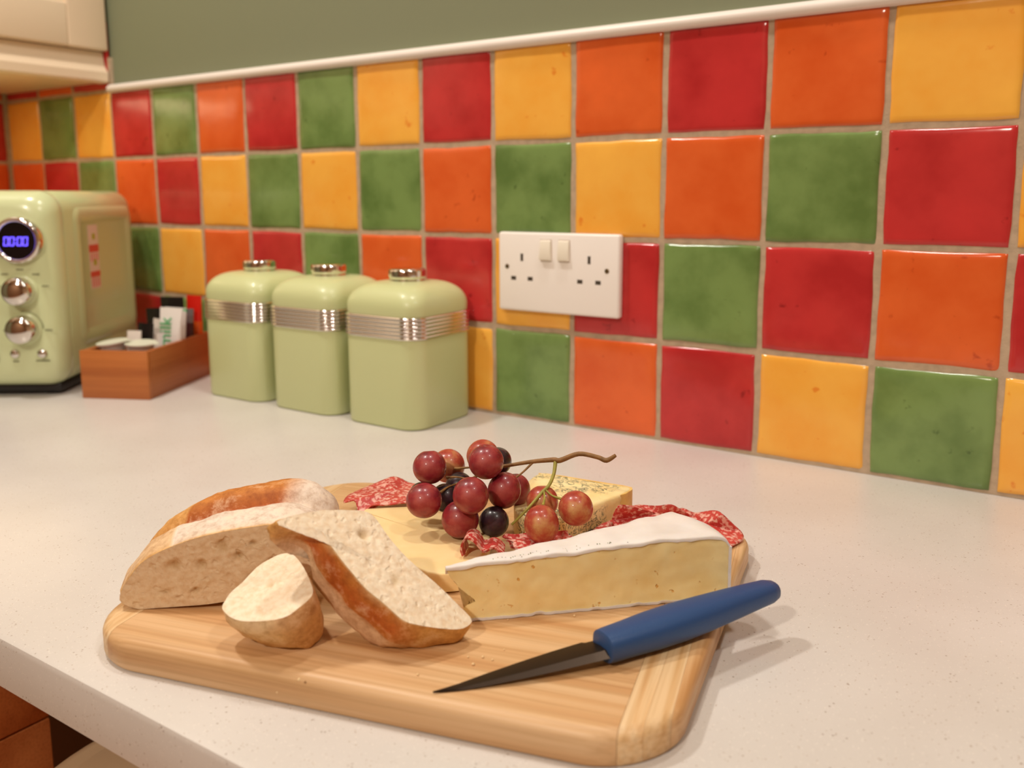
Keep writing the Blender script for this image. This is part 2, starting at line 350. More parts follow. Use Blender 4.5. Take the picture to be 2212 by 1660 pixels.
class MB:
    """collects verts/faces"""
    def __init__(s): s.v = []; s.f = []
    def add(s, vs, fs):
        k = len(s.v); s.v += [tuple(x) for x in vs]; s.f += [tuple(i+k for i in q) for q in fs]; return s
    def loft(s, rings, cap0=True, cap1=True, closed=True):
        n = len(rings[0]); vs = [p for r in rings for p in r]; fs = []
        for i in range(len(rings)-1):
            for j in range(n if closed else n-1):
                a = i*n+j; b_ = i*n+(j+1) % n
                fs.append((a, b_, b_+n, a+n))
        if cap0: fs.append(tuple(range(n-1, -1, -1)))
        if cap1: fs.append(tuple(range((len(rings)-1)*n, len(rings)*n)))
        return s.add(vs, fs)
    def box(s, x0, x1, y0, y1, z0, z1, bev=0.0, seg=2, mtx=None):
        bm = bmesh.new(); bmesh.ops.create_cube(bm, size=1)
        for v in bm.verts:
            v.co = Vector(((x0+x1)/2+v.co.x*(x1-x0), (y0+y1)/2+v.co.y*(y1-y0), (z0+z1)/2+v.co.z*(z1-z0)))
        if bev: bmesh.ops.bevel(bm, geom=list(bm.edges), offset=bev, segments=seg, affect='EDGES', profile=.5)
        bm.verts.index_update()
        vs = [(mtx @ v.co) if mtx else v.co for v in bm.verts]
        s.add(vs, [[v.index for v in q.verts] for q in bm.faces]); bm.free(); return s
    def lathe(s, prof, n=32, mtx=None, cap0=True, cap1=True):
        rings = []
        for rad, z in prof:
            rings.append([(Vector((rad*math.cos(2*math.pi*k/n), rad*math.sin(2*math.pi*k/n), z))) for k in range(n)])
        if mtx: rings = [[mtx @ p for p in r_] for r_ in rings]
        return s.loft(rings, cap0, cap1)
    def tube(s, pts, rad, n=8, sub=4):
        P = [Vector(p) for p in pts]; rads = rad if isinstance(rad, (list, tuple)) else [rad]*len(P)
        Q, RR = [], []
        for i in range(len(P)-1):
            p0 = P[max(0, i-1)]; p1 = P[i]; p2 = P[i+1]; p3 = P[min(len(P)-1, i+2)]
            for k in range(sub):
                t = k/sub
                Q.append(.5*((2*p1)+(p2-p0)*t+(2*p0-5*p1+4*p2-p3)*t*t+(3*p1-p0-3*p2+p3)*t**3)); RR.append(rads[i]*(1-t)+rads[i+1]*t)
        Q.append(P[-1]); RR.append(rads[-1])
        rings = []; up = Vector((0, 0, 1))
        for i, q in enumerate(Q):
            d = (Q[min(i+1, len(Q)-1)]-Q[max(i-1, 0)]).normalized()
            a = d.cross(up)
            if a.length < .05: a = d.cross(Vector((1, 0, 0)))
            a.normalize(); b_ = a.cross(d)
            rings.append([q+(a*math.cos(2*math.pi*k/n)+b_*math.sin(2*math.pi*k/n))*RR[i] for k in range(n)])
        return s.loft(rings)
    def out(s, name, m, parent=None, smooth=True, world=False, auto=40, cols=None):
        return mesh(name, s.v, s.f, m, parent, smooth, world, cols, auto)
def rrect(hx, hy, r, n=6, cx=0, cy=0):
    r = min(r, hx, hy); out = []
    for sx, sy, a0 in ((1, 1, 0), (-1, 1, 90), (-1, -1, 180), (1, -1, 270)):
        for k in range(n+1):
            a = R(a0+90*k/n); out.append((cx+sx*(hx-r)+r*math.cos(a), cy+sy*(hy-r)+r*math.sin(a)))
    return out
def catclosed(P, n):
    P = [Vector(p) for p in P]; m_ = len(P); L = []
    for i in range(m_):
        p0, p1, p2, p3 = P[i-1], P[i], P[(i+1) % m_], P[(i+2) % m_]
        for k in range(8):
            t = k/8
            L.append(.5*((2*p1)+(p2-p0)*t+(2*p0-5*p1+4*p2-p3)*t*t+(3*p1-p0-3*p2+p3)*t**3))
    d = [0]
    for i in range(len(L)): d.append(d[-1]+(L[(i+1) % len(L)]-L[i]).length)
    out = []; j = 0
    for k in range(n):
        s_ = d[-1]*k/n
        while d[j+1] < s_: j += 1
        t = (s_-d[j])/max(1e-9, d[j+1]-d[j]); out.append(L[j].lerp(L[(j+1) % len(L)], t))
    return out
def text_mesh(txt, size, m, parent, name, mtx, extrude=.0003):
    cu = bpy.data.curves.new('t', 'FONT'); cu.body = txt; cu.size = size; cu.extrude = extrude; cu.align_x = 'CENTER'; cu.align_y = 'CENTER'
    o = bpy.data.objects.new('t', cu); C.objects.link(o)
    dg = bpy.context.evaluated_depsgraph_get(); dg.update()
    me = bpy.data.meshes.new_from_object(o.evaluated_get(dg)); bpy.data.objects.remove(o)
    me.transform(mtx); me.materials.clear(); me.materials.append(m); me.name = name
    ob = bpy.data.objects.new(name, me); C.objects.link(ob); ob.parent = parent
    return ob

# ------------------------------------------------------------------ room
XL, XR, YF, ZF, ZC = -1.0285, 2.6, -3.0, -0.9, 1.5
def slab(name, x0, x1, y0, y1, z0, z1, m):
    return tag(MB().box(x0, x1, y0, y1, z0, z1).out(name, m, smooth=False, auto=None), kind='structure')
wall_back = slab('wall_back', XL-.1, XR+.1, .003, .12, ZF, ZC, PAINT)
wall_left = slab('wall_left', XL-.1, XL-.003, YF, .003, ZF, ZC, PAINT)
slab('wall_right', XR, XR+.1, YF, .003, ZF, ZC, CREAMWALL)
slab('wall_front', XL-.1, XR+.1, YF-.1, YF, ZF, ZC, plain('brown_paint', (138, 102, 72), .8))
slab('floor', XL-.1, XR+.1, YF-.1, .12, ZF-.1, ZF, FLOOR)
slab('ceiling', XL-.1, XR+.1, YF-.1, .12, ZC, ZC+.1, CEIL)
# grout beds
P = 0.1025
MB().box(XL, 1.2305, -.0024, .003, .0002, 4*P+.002).box(XL, -.714, -.0024, .003, 4*P+.002, .46).out('grout', GROUT, wall_back, smooth=False)
MB().box(XL-.003, XL+.0024, -.66, .0008, .0002, .46).out('grout', GROUT, wall_left, smooth=False)

# tiles: pillowed squares with slightly wandering edges, six variants
def tile_mesh(k, wdt=P-.0038):
    rnd = random.Random(100+k); n = 12; vs, fs = [], []
    ph = [rnd.uniform(0, 6.3) for _ in range(8)]; h = wdt/2
    xs = [-1, -.975, -.93, -.86, -.6, -.2, .2, .6, .86, .93, .975, 1]
    prof = {1: .0040, .975: .0013, .93: .0004, .86: .0001}
    for j, b_ in enumerate(xs):
        for i, a in enumerate(xs):
            e = max(abs(a), abs(b_)); dz = prof.get(round(e, 3), 0)
            if abs(a) > .86 and abs(b_) > .86: dz += .0006*(abs(a)-.86)*(abs(b_)-.86)/.0196
            x = a*h + (.0004*math.sin(3*b_+ph[0])+.0003*math.sin(9*b_+ph[1]))*(1 if abs(a) > .8 else .3)*(1 if a > 0 else -1)
            z = b_*h + (.0004*math.sin(3*a+ph[2])+.0003*math.sin(8*a+ph[3]))*(1 if abs(b_) > .8 else .3)*(1 if b_ > 0 else -1)
            y = dz + .0003*math.sin(2*a+ph[4])*math.cos(2*b_+ph[5])
            vs.append((x, y, z))
    for j in range(n-1):
        for i in range(n-1): fs.append((j*n+i, j*n+i+1, (j+1)*n+i+1, (j+1)*n+i))
    me = bpy.data.meshes.new('tile'); me.from_pydata(vs, [], fs)
    for p in me.polygons: p.use_smooth = True
    return me
TM = {c: [] for c in 'ROYG'}
for ci, c in enumerate('ROYG'):
    for k in range(3):
        me = tile_mesh(ci*3+k); me.materials.append(TILE[c]); TM[c].append(me)
rows = {3: 'YGYRGORGYRYOROYGORYGOR', 2: 'ORGORYGYGOGYOGRYGYROGY', 1: 'YORGYORGORYRGRORYOGYRG', 0: 'GYORGOYRGYGORYGYRGOYGO'}
for rw, s in rows.items():
    for i in range(22):
        col = i-10
        o = bpy.data.objects.new('tile', random.choice(TM[s[i]])); C.objects.link(o); o.parent = wall_back
        o.location = ((col+.5)*P+random.uniform(-.0004, .0004), random.uniform(-.0047, -.0040), (rw+.5)*P+.0006+random.uniform(-.0004, .0004))
        o.rotation_euler = (random.uniform(-.006, .006), random.choice((0, math.pi))+random.uniform(-.006, .006), random.uniform(-.006, .006))
for i, c in enumerate('ROR'):
    o = bpy.data.objects.new('tile', TM[c][i]); C.objects.link(o); o.parent = wall_back
    o.location = ((i-9.5)*P, -.0043, 4.2*P+.0006+.02); o.scale = (1, 1, 1)
    o.location.z = 4.5*P+.0006
lrows = {4: 'OYGROG', 3: 'RGOYRO', 2: 'OYRGYG', 1: 'YRGORY', 0: 'GOYRGO'}
for rw, s in lrows.items():
    for i in range(6):
        o = bpy.data.objects.new('tile', random.choice(TM[s[i]])); C.objects.link(o); o.parent = wall_left
        o.location = (XL+.0043, -(i+.5)*P-.0065, (rw+.5)*P+.0006); o.rotation_euler = (0, 0, R(90))
# trim on top of the tiles
MB().loft([[(x, y, z) for y, z in ((.003, .407), (-.0075, .407), (-.0105, .409), (-.0115, .413), (-.010, .4165), (-.006, .419), (.003, .420))] for x in (-.7135, 1.2305)], True, True).out('trim_1', TRIMW, auto=60)
tag(bpy.data.objects['trim_1'], kind='structure')

# ------------------------------------------------------------------ worktop (L-shaped run) and units below
yb, zt, th = -.593, 0.0, .034
prof = [(.0005, zt), (yb+.004, zt), (yb+.0012, zt-.0012), (yb, zt-.004), (yb, zt-th+.003), (yb+.003, zt-th), (.0005, zt-th)]
wk = MB().loft([[(x, y, z) for y, z in prof] for x in (XL+.0005, 2.2)], True, True)
tag(wk.out('worktop', WORKTOP, auto=35), 'cream speckled worktop running along the tiled wall', 'worktop')
bc = thing('base_cabinet', 'brown wooden base unit under the near edge of the worktop', 'cabinet', (-.41, -.50, -.9))
MB().box(-.62, -.20, -.565, -.436, -.9, -.2245, .0015).out('side_panel', UNITWOOD, bc, smooth=False, world=True)
MB().box(-.62, -.20, -.565, -.436, -.2225, -.0355, .0015).out('top_rail', UNITWOOD, bc, smooth=False, world=True)
MB().box(XL+.002, .9, -.18, -.16, -.9, -.0355).out('recess_shade_panel', RECESS_SHADE, bc, smooth=False, world=True)  # added dark sheet standing in for the shade under the worktop
st = thing('bar_stool', 'round cream stool seat tucked under the worktop edge', 'stool', (.055, -.445, -.9))
MB().lathe([(.0, -.235), (.14, -.235), (.154, -.23), (.158, -.22), (.158, -.208), (.154, -.202), (.146, -.2), (.140, -.2025), (.134, -.2), (.06, -.198), (0, -.198)], 64, Matrix.Translation((.055, -.445, 0))).out('seat', STOOLM, st, world=True, auto=60)
MB().lathe([(.022, -.88), (.022, -.235)], 20, Matrix.Translation((.055, -.445, 0))).out('column', CHROME, st, world=True)
MB().lathe([(.16, -.9), (.16, -.89), (.05, -.875), (.022, -.875)], 40, Matrix.Translation((.055, -.445, 0))).out('base', CHROME, st, world=True)

# ------------------------------------------------------------------ wall cabinet on the left wall
cb = thing('wall_cabinet', 'cream painted wall cabinet hanging in the top left corner', 'cabinet', (XL+.16, -.45, .42))
MB().box(XL+.0005, -.736, -.92, -.0005, .468, 1.15).out('body', CREAMCAB, cb, smooth=False, world=True)
def door(y0, y1):
    z0, z1, xb, xf, st_ = .469, 1.148, -.7355, -.714, .062
    d = MB().box(xb, xf-.006, y0+.003, y1-.003, z0+.003, z1-.003)
    d.box(xb, xf, y0, y0+st_, z0, z1, .003, 3); d.box(xb, xf, y1-st_, y1, z0, z1, .003, 3)
    d.box(xb, xf, y0+st_-.001, y1-st_+.001, z0, z0+st_, .003, 3); d.box(xb, xf, y0+st_-.001, y1-st_+.001, z1-st_, z1, .003, 3)
    d.out('door', CREAMCAB, cb, world=True, auto=30)
door(-.458, -.003); door(-.92, -.462)
prof = [(-.738, .4675), (-.726, .4675), (-.7255, .458), (-.7235, .449), (-.719, .441), (-.7155, .437), (-.7155, .4245), (-.718, .4215), (-.738, .4215)]
MB().loft([[(x, y, z) for x, z in prof] for y in (-.92, -.0052)], True, True).out('pelmet', CREAMCAB, cb, world=True, auto=30)
MB().box(XL+.012, -.7385, -.92, -.0052, .4235, .4665).out('underside', CREAMCAB, cb, smooth=False, world=True)

# ------------------------------------------------------------------ double socket
so = thing('double_socket', 'white double switched socket on the tiles', 'socket', (.089, -.0046, .125))
MB().box(.0145, .1640, -.0145, -.0046, .1247, .2112, .0028, 3).out('plate', WHITEP, so, world=True, auto=50)
for x in (.0765, .0990):
    q = [(-.0152, .2032), (-.0168, .2025), (-.0192, .1838), (-.0182, .1822), (-.0150, .1815), (-.0140, .1815), (-.0140, .2032)]
    MB().loft([[(x+dx, y, z) for y, z in q] for dx in (-.0062, -.0056, .0056, .0062)]).out('switch', ROCKER, so, world=True, auto=40)
    MB().box(x-.0072, x+.0072, -.01452, -.0140, .1803, .2042).out('switch_recess', plain('switch_gap', (205, 190, 176), .6), so, smooth=False, world=True)
for cx in (.0455, .1290):
    MB().box(cx-.0017, cx+.0017, -.0146, -.0120, .1798, .1880).out('earth_slot', SLOT, so, smooth=False, world=True)
    for dx in (-.0108, .0108):
        MB().box(cx+dx-.0032, cx+dx+.0032, -.0146, -.0120, .1588, .1630).out('pin_slot', SLOT, so, smooth=False, world=True)
for x in (.0262, .1500):
    MB().lathe([(.0026, 0), (.0026, .0004), (.0018, .0009), (0.0001, .0009)], 16, Matrix.Translation((x, -.0144, .1735)) @ Matrix.Rotation(R(90), 4, 'X')).out('screw', SCREW, so, world=True)

# ------------------------------------------------------------------ storage canisters
def canister(cx, label):
    t = thing('storage_canister', label, 'canister', (cx, -.0665, 0), 0, 'green canisters by the tiled wall')
    def rings(L, n=8): return [[(x, y, z) for x, y in rrect(h, h, r_, n)] for h, r_, z in L]
    MB().loft(rings([(.0500, .020, 0), (.0530, .022, .0008), (.0540, .022, .003), (.0540, .022, .0985)])).out('body', SAGE, t, auto=50)
    L = [(.0535, .022, .0980)]
    for k in range(6):
        z0 = .0985+k*.0041
        L += [(.0544, .022, z0), (.0556, .0225, z0+.0009), (.0560, .0225, z0+.0020), (.0556, .0225, z0+.0032)]
    L += [(.0544, .022, .1231), (.0535, .022, .1235)]
    MB().loft(rings(L)).out('band', CHROME, t, auto=70)
    L = [(.0535, .022, .1232), (.0538, .022, .1250)]
    for k in range(0, 10):
        a = R(90*k/9); L.append((.0540-.0235*(1-math.cos(a)), .022+.004*math.sin(a), .1320+.0240*math.sin(a)))
    L += [(.022, .018, .1568), (.012, .012, .1570)]
    MB().loft(rings(L)).out('lid', SAGE, t, auto=60)
    MB().lathe([(.0195, .1560), (.0202, .1572), (.0198, .1584), (.0198, .1600), (.0206, .1608), (.0208, .1622), (.0208, .1676), (.0202, .1694), (.0186, .1704), (.0150, .1708), (.0001, .1704)], 40).out('knob', CHROME, t, auto=50)
canister(-.3190, 'pale green canister with chrome band, leftmost of three, beside the wooden tray')
canister(-.1965, 'pale green canister with chrome band, middle one of the three')
canister(-.0740, 'pale green canister with chrome band, rightmost of three, nearest the socket')

# ------------------------------------------------------------------ microwave (angled in the corner)
mw = thing('microwave_oven', 'retro pale green microwave with chrome dials in the corner', 'microwave', (-.5193, -.206, 0), R(36))
# local axes: x along the front to the right, y into the corner; front right seam corner at the origin
W = .40; hz, zc = .1225, .1355
def mring(y, inset=0.0, rad=.026):
    return [(x-W/2, y, z) for x, z in rrect(W/2-inset, hz-inset, rad, 7, 0, zc)]
MB().loft([mring(.0015, .004), mring(.003, .0005), mring(.004, 0), mring(.216, 0), mring(.224, .003), mring(.228, .010)]).out('body', MICROSIDE, mw, auto=40)
MB().loft([mring(.0010, .0005), mring(-.002, -.0005), mring(-.010, 0), mring(-.020, .003), mring(-.028, .008), mring(-.033, .0145), mring(-.035, .021)]).out('front_panel', MICRO, mw, auto=50)
# raised frame and recessed field on the side
for nm, pts in (('side_panel', None),):
    rings = []
    for inset, x in ((0, .0), (.004, .0032), (.016, .0032), (.0195, .0005)):
        rings.append([(x, y, z) for y, z in rrect(.0945-inset, .0905-inset, max(.004, .016-inset*.5), 5, .1215, .1465)])
    MB().loft(rings, False, True).out('side_panel', MICROSIDE, mw, auto=40)
XS = .0008
stk = MB().box(0, XS, .068, .098, .1265, .2125, mtx=None).out('sticker', STICK_W, mw, smooth=False)
for z0, z1, m_ in ((.176, .186, STICK_R), (.1425, .150, STICK_R)):
    MB().box(XS, XS+.0003, .068, .098, z0, z1).out('sticker_band', m_, stk, smooth=False)
for z0 in (.193, .158):
    MB().box(XS, XS+.0003, .080, .089, z0, z0+.008).out('sticker_square', STICK_Y, stk, smooth=False)
for y0 in (.071, .078, .085, .092):
    MB().box(XS, XS+.0003, y0, y0+.0035, .1290, .1415).out('sticker_print', plain('sticker_pink', (226, 120, 116), .5), stk, smooth=False)
    MB().box(XS, XS+.0003, y0, y0+.003, .1640, .1745).out('sticker_print', bpy.data.materials['sticker_pink'], stk, smooth=False)
FR = Matrix.Rotation(R(90), 4, 'X')      # lathe axis -> towards the viewer (-y)
def front(x, z): return Matrix.Translation((x, -.035, z)) @ FR
dx0, dz0 = -.0388, .198
bz = MB().lathe([(.0292, -.001), (.0292, .003), (.0280, .0065), (.0255, .0085), (.0232, .0075), (.0222, .004)], 48, front(dx0, dz0), True, False).out('clock_bezel', CHROME, mw, auto=70)
MB().lathe([(.0225, .002), (.0225, .0045), (.0001, .0048)], 48, front(dx0, dz0)).out('clock_face', BLACKG, bz)
def seg(mb, cx, cz, on):
    hw, hh, t_ = .0025, .0055, .0010
    S = {'a': (-hw, hw, hh-t_, hh), 'g': (-hw, hw, -t_/2, t_/2), 'd': (-hw, hw, -hh, -hh+t_), 'f': (-hw-.0004, -hw+t_-.0004, .0004, hh-.0004), 'b': (hw-t_+.0004, hw+.0004, .0004, hh-.0004), 'e': (-hw-.0004, -hw+t_-.0004, -hh+.0004, -.0004), 'c': (hw-t_+.0004, hw+.0004, -hh+.0004, -.0004)}
    for k in on:
        a, b_, c, d = S[k]
        sh = Matrix.Identity(4); sh[0][2] = .12
        mb.box(0, 1, 0, 1, 0, 1, mtx=Matrix.Translation((cx, -.0400, cz)) @ sh @ Matrix.Translation((a, -.0004, c)) @ Matrix.Diagonal((b_-a, .0006, d-c, 1)))
dg = MB()
for cx in (-.0125, -.0055, .0035, .0105): seg(dg, dx0+cx, dz0-.001, 'abcdef')
for dz in (-.0022, .0022): dg.box(dx0-.0015, dx0-.0005, -.0404, -.0398, dz0-.0015+dz, dz0-.0005+dz)
dg.out('clock_digits', CLOCK, bz, smooth=False)
def knob(x, z, nm, rad):
    k = MB().lathe([(rad+.0022, -.001), (rad+.0024, .001), (rad+.0012, .0022), (rad-.001, .0024)], 40, front(x, z), True, False).out(nm, MICRO, mw, auto=60)
    pr = [(rad-.0008, .001), (rad, .004), (rad, .013), (rad-.0008, .0150)]
    for a in range(1, 9): pr.append(((rad-.0008)*math.cos(R(a*11.2)), .0150+.0065*math.sin(R(a*11.2))))
    MB().lathe(pr, 44, front(x, z)).out('dial_cap', CHROME, k, auto=60)
knob(-.0405, .1362, 'function_dial', .0178); knob(-.0400, .0888, 'timer_dial', .0178)
for x, nm in ((-.0542, 'stop_button'), (-.0213, 'start_button')):
    MB().lathe([(.0058, -.001), (.0058, .002), (.0050, .004), (.0030, .0052), (.0001, .0056)], 24, front(x, .0576)).out(nm, CHROME, mw)
# blurred dial scale: plain dashes where the print is too soft to read
pt = MB()
for k in range(7):
    a = R(205-k*38.5) if k < 7 else 0
    if -20 < math.degrees(a) < 200:
        cx, cz = -.0405+.030*math.cos(a), .1362+.026*math.sin(a); wd = .0042
        pt.box(cx-wd, cx+wd, -.0354, -.0346, cz-.0007, cz+.0007)
for k in range(14):
    a = R(95-k*7.0); cx, cz = -.0400+.0222*math.cos(a), .0888+.0222*math.sin(a)
    pt.box(-.0016, .0016, -.0004, .0004, -.0003, .0003, mtx=Matrix.Translation((cx, -.035, cz)) @ Matrix.Rotation(-(a-R(90)), 4, 'Y'))
for cx, cz, wd in ((-.0415, .1165, .004), (-.0115, .0868, .0045), (-.0645, .0868, .002), (-.0542, .0478, .0035), (-.0213, .0484, .0085)):
    pt.box(cx-wd, cx+wd, -.0354, -.0346, cz-.0008, cz+.0008)
tag(pt.out('dial_print', INK, mw, smooth=False), kind='stuff')
for x in (-.03, -W+.03):
    for y in (.01, .20):
        MB().lathe([(.012, 0), (.013, .013)], 20, Matrix.Translation((x, y, 0))).out('foot', BLACKP, mw)
MB().box(-W+.012, -.012, -.012, .222, .0035, .0145, .002).out('gap_shade_box', BLACKP, mw)  # black box standing in for the shadow gap under the microwave
MB().box(-W+.03, -.075, -.0385, -.035, .045, .226, .003).out('door_window', BLACKG, mw)

# ------------------------------------------------------------------ wooden tray with drink sachets
TA = R(26); tn = Vector((-.3982, -.1812, 0))
tr = thing('wooden_tray', 'small open wooden box holding drink sachets beside the microwave', 'tray', tn, TA)
tw, tl, thh, tt = .0905, .165, .061, .007
MB().box(-tw, 0, 0, tt, 0, thh, .0008).out('front_board', TRAYWOOD, tr, smooth=False)
MB().box(-tw, 0, tl-tt, tl, 0, thh, .0008).out('back_board', TRAYWOOD, tr, smooth=False)
TRAYSIDE_SHADED = wood('orange_wood_shaded_side', (176, 104, 56), (186, 112, 60), (160, 90, 46), 1, streak=14)  # same tray wood, darkened to carry the shade on the side boards
MB().box(-tt, -.0002, tt+.0002, tl-tt-.0002, 0, thh-.0003, .0008).out('side_board', TRAYSIDE_SHADED, tr, smooth=False)
MB().box(-tw+.0002, -tw+tt, tt+.0002, tl-tt-.0002, 0, thh-.0003, .0008).out('side_board', TRAYSIDE_SHADED, tr, smooth=False)
MB().box(-tw+tt+.0001, -tt-.0001, tt+.0001, tl-tt-.0001, .0005, .005).out('bottom_board', TRAYWOOD, tr, smooth=False)
TMX = Matrix.Translation(tn) @ Matrix.Rotation(TA, 4, 'Z')
def tloc(u, v, z): return TMX @ Vector((u, v, z))
def pot(u, v, z, tilt, label):
    t = thing('milk_pot', label, 'milk pot', tloc(u, v, z), TA, 'milk pots in the wooden tray'); t.rotation_euler = (tilt[0], tilt[1], TA)
    MB().lathe([(.0115, 0), (.0125, .001), (.0155, .017), (.0160, .0185), (.0190, .0190), (.0190, .0202)], 32).out('cup', POT, t, auto=60)
    MB().lathe([(.0192, .0203), (.0192, .0209), (.0001, .0211)], 32).box(.012, .024, -.005, .005, .0203, .0209).out('lid', LIDF, t, auto=60)
pot(-.0610, .030, .0475, (R(4), R(-6), 0), 'white milk pot with pale green lid, left one at the tray front')
pot(-.0275, .034, .0460, (R(3), R(2), 0), 'white milk pot with pale green lid, right one at the tray front')
pot(-.0620, .032, .0210, (0, 0, 0), 'white milk pot underneath the left pot in the tray')
pot(-.0270, .036, .0200, (0, 0, 0), 'white milk pot underneath the right pot in the tray')
def sachet(name, label, cat, u, v, w_, h_, z0, m_, lean=(0, 0), th_=.006, rot=0, print_=None, stripe=None):
    t = thing(name, label, cat, tloc(u, v, z0), TA+rot, 'drink sachets in the wooden tray'); t.rotation_euler = (lean[0], lean[1], TA+rot)
    L = []
    for k in range(9):
        s_ = k/8; z = h_*s_; tk = max(.0004, th_/2*math.sin(math.pi*min(max((s_-.06)/.88, 0.0), 1))**.6 if .06 < s_ < .94 else .0004)
        L.append([(x, y, z) for x, y in rrect(w_/2*(1-.04*math.sin(math.pi*s_)), tk, tk*.95, 3)])
    MB().loft(L).out('wrapper', m_, t, auto=50)
    if stripe:
        z0_, z1_, sm = stripe
        L = []
        for k in range(5):
            s_ = z0_+(z1_-z0_)*k/4; tk = max(.0007, th_/2*math.sin(math.pi*min(max((s_-.06)/.88, 0.0), 1))**.6 + .0004 if .06 < s_ < .94 else .0008)
            L.append([(x, y, h_*s_) for x, y in rrect(w_/2*(1-.04*math.sin(math.pi*s_))+.0003, tk, tk*.95, 3)])
        MB().loft(L).out('printed_band', sm, t, auto=50)
    if print_:
        text_mesh(print_[0], print_[1], print_[2], t, 'lettering', Matrix.Translation((print_[3], -th_/2-.0004, print_[4])) @ Matrix.Rotation(R(90), 4, 'X') @ Matrix.Rotation(R(90), 4, 'Z'))
    return t
sachet('milk_sachet', 'white milk sachet with green lettering standing in the tray', 'sachet', -.0200, .088, .0320, .082, .022, FOILW, (R(-4), R(3)), .009, 0, ('milk', .0235, GREENP, -.0045, .0495))
sachet('milk_sachet', 'white sachet edge behind the lettered milk sachet', 'sachet', -.0205, .1005, .0290, .081, .022, FOILW, (R(-2), R(4)), .007, R(8), None, (.93, .985, GREENP))
sachet('sugar_sachet', 'small square white paper sachet behind the left milk pot', 'sachet', -.0550, .062, .020, .050, .0265, PAPER, (R(-6), 0), .006)
sachet('sugar_sachet', 'black and white paper sachet left of the milk sachet', 'sachet', -.0505, .077, .0225, .056, .0285, FOILB, (R(-5), R(4)), .005, 0, None, (.02, .45, PAPER))
sachet('sugar_sachet', 'tall white paper sachet between the black sachet and milk sachet', 'sachet', -.0410, .094, .023, .066, .022, PAPER, (R(-3), R(6)), .005, R(-12))
sachet('sugar_sachet', 'white paper sachet close against the left of the milk sachet', 'sachet', -.0420, .083, .017, .048, .022, PAPER, (R(-3), R(5)), .005, R(20))
sachet('coffee_sachet', 'tall black coffee sachet behind the milk sachet', 'sachet', -.0350, .134, .034, .092, .022, FOILB, (R(2), 0), .006, 0, None, (.70, .82, FOILS))
sachet('coffee_sachet', 'second black coffee sachet in front of the tall one', 'sachet', -.0480, .116, .030, .078, .022, FOILB, (R(-2), R(-3)), .006)
sachet('biscuit_packet', 'red biscuit packet standing at the back of the tray', 'packet', -.0140, .147, .0220, .094, .021, FOILR, (R(2), R(3)), .010, 0, None, (.10, .62, FOILO))
sachet('biscuit_packet', 'silver and maroon packet right of the red packet', 'packet', -.0135, .127, .0150, .076, .022, FOILS, (R(-2), R(2)), .008, R(10), None, (.2, .75, FOILM))

# ------------------------------------------------------------------ chopping board
BA = R(15); bt = .018
bd = thing('chopping_board', 'rounded bamboo chopping board on the worktop carrying the cheese and bread', 'board', (Matrix.Rotation(BA, 4, 'Z') @ Vector((.1365, -.4555, 0))), BA)
def board_piece(name, u0, u1, m_):
    bm = bmesh.new(); rings = []
    hx, hy, rc = .1650, .139, .034
    def out(e, z):
        L = []
        for x, y in rrect(hx-e, hy-e, rc-e, 10):
            bow = .0045*(1-(x/hx)**2)*(1 if y > 0 else -1) if abs(y) > hy*.7 else 0
            bx = (.0089-.53*(y-.0605)**2 if x > 0 else -.0125*(1-(y/hy)**2)) if abs(x) > hx*.7 else 0
            L.append((x+bx, y+bow, z))
        return L
    # subdivide the straight runs so the bow shows
    def dens(L):
        o_ = []
        for i in range(len(L)):
            a, b_ = Vector(L[i]), Vector(L[(i+1) % len(L)]); n = max(1, int((b_-a).length/.02))
            for k in range(n): o_.append(a.lerp(b_, k/n))
        return o_
    prof = [(.004, .0), (.0012, .0008), (0, .0035), (0, bt-.0050), (.0007, bt-.0028), (.0022, bt-.0010), (.0050, bt)]
    base = dens(out(0, 0))
    for e, z in prof:
        rings.append([bm.verts.new((v.x-e*math.copysign(min(1, abs(v.x)/hx), v.x), v.y-e*math.copysign(min(1, abs(v.y)/hy), v.y)*(1), z)) for v in base])
    n = len(base)
    for i in range(len(rings)-1):
        for j in range(n): bm.faces.new((rings[i][j], rings[i][(j+1) % n], rings[i+1][(j+1) % n], rings[i+1][j]))
    bm.faces.new(rings[0][::-1]); bm.faces.new(rings[-1])
    for co, no in (((u0, 0, 0), (-1, 0, 0)), ((u1, 0, 0), (1, 0, 0))):
        if abs(co[0]) > .19: continue
        g = bmesh.ops.bisect_plane(bm, geom=bm.verts[:]+bm.edges[:]+bm.faces[:], plane_co=co, plane_no=no, clear_outer=True)
        ed = [e for e in g['geom_cut'] if isinstance(e, bmesh.types.BMEdge)]
        bmesh.ops.edgenet_fill(bm, edges=ed)
    bmesh.ops.recalc_face_normals(bm, faces=bm.faces)
    me = bpy.data.meshes.new(name); bm.to_mesh(me); bm.free()
    for p in me.polygons: p.use_smooth = True
    me.materials.append(m_); me.set_sharp_from_angle(angle=R(40))
    o = bpy.data.objects.new(name, me); C.objects.link(o); o.parent = bd
    return o
V2 = wood('bamboo_cross_grain_pale', (228, 192, 144), (233, 204, 162), (210, 164, 110), 1, streak=70)
V3 = wood('bamboo_cross_grain_warm', (218, 174, 124), (226, 190, 140), (200, 150, 96), 1, streak=64)
board_piece('center_panel', -.1475, .1335, BAMBOO_U)
for (a, b_), m_ in zip(((.1337, .1440), (.1441, .1545), (.1546, .1655), (.1656, .2)), (V2, BAMBOO_V, V3, V2)): board_piece('end_strip', a, b_, m_)
for (a, b_), m_ in zip(((-.2, -.1620), (-.1619, -.1477)), (BAMBOO_V, V2)): board_piece('end_strip', a, b_, m_)

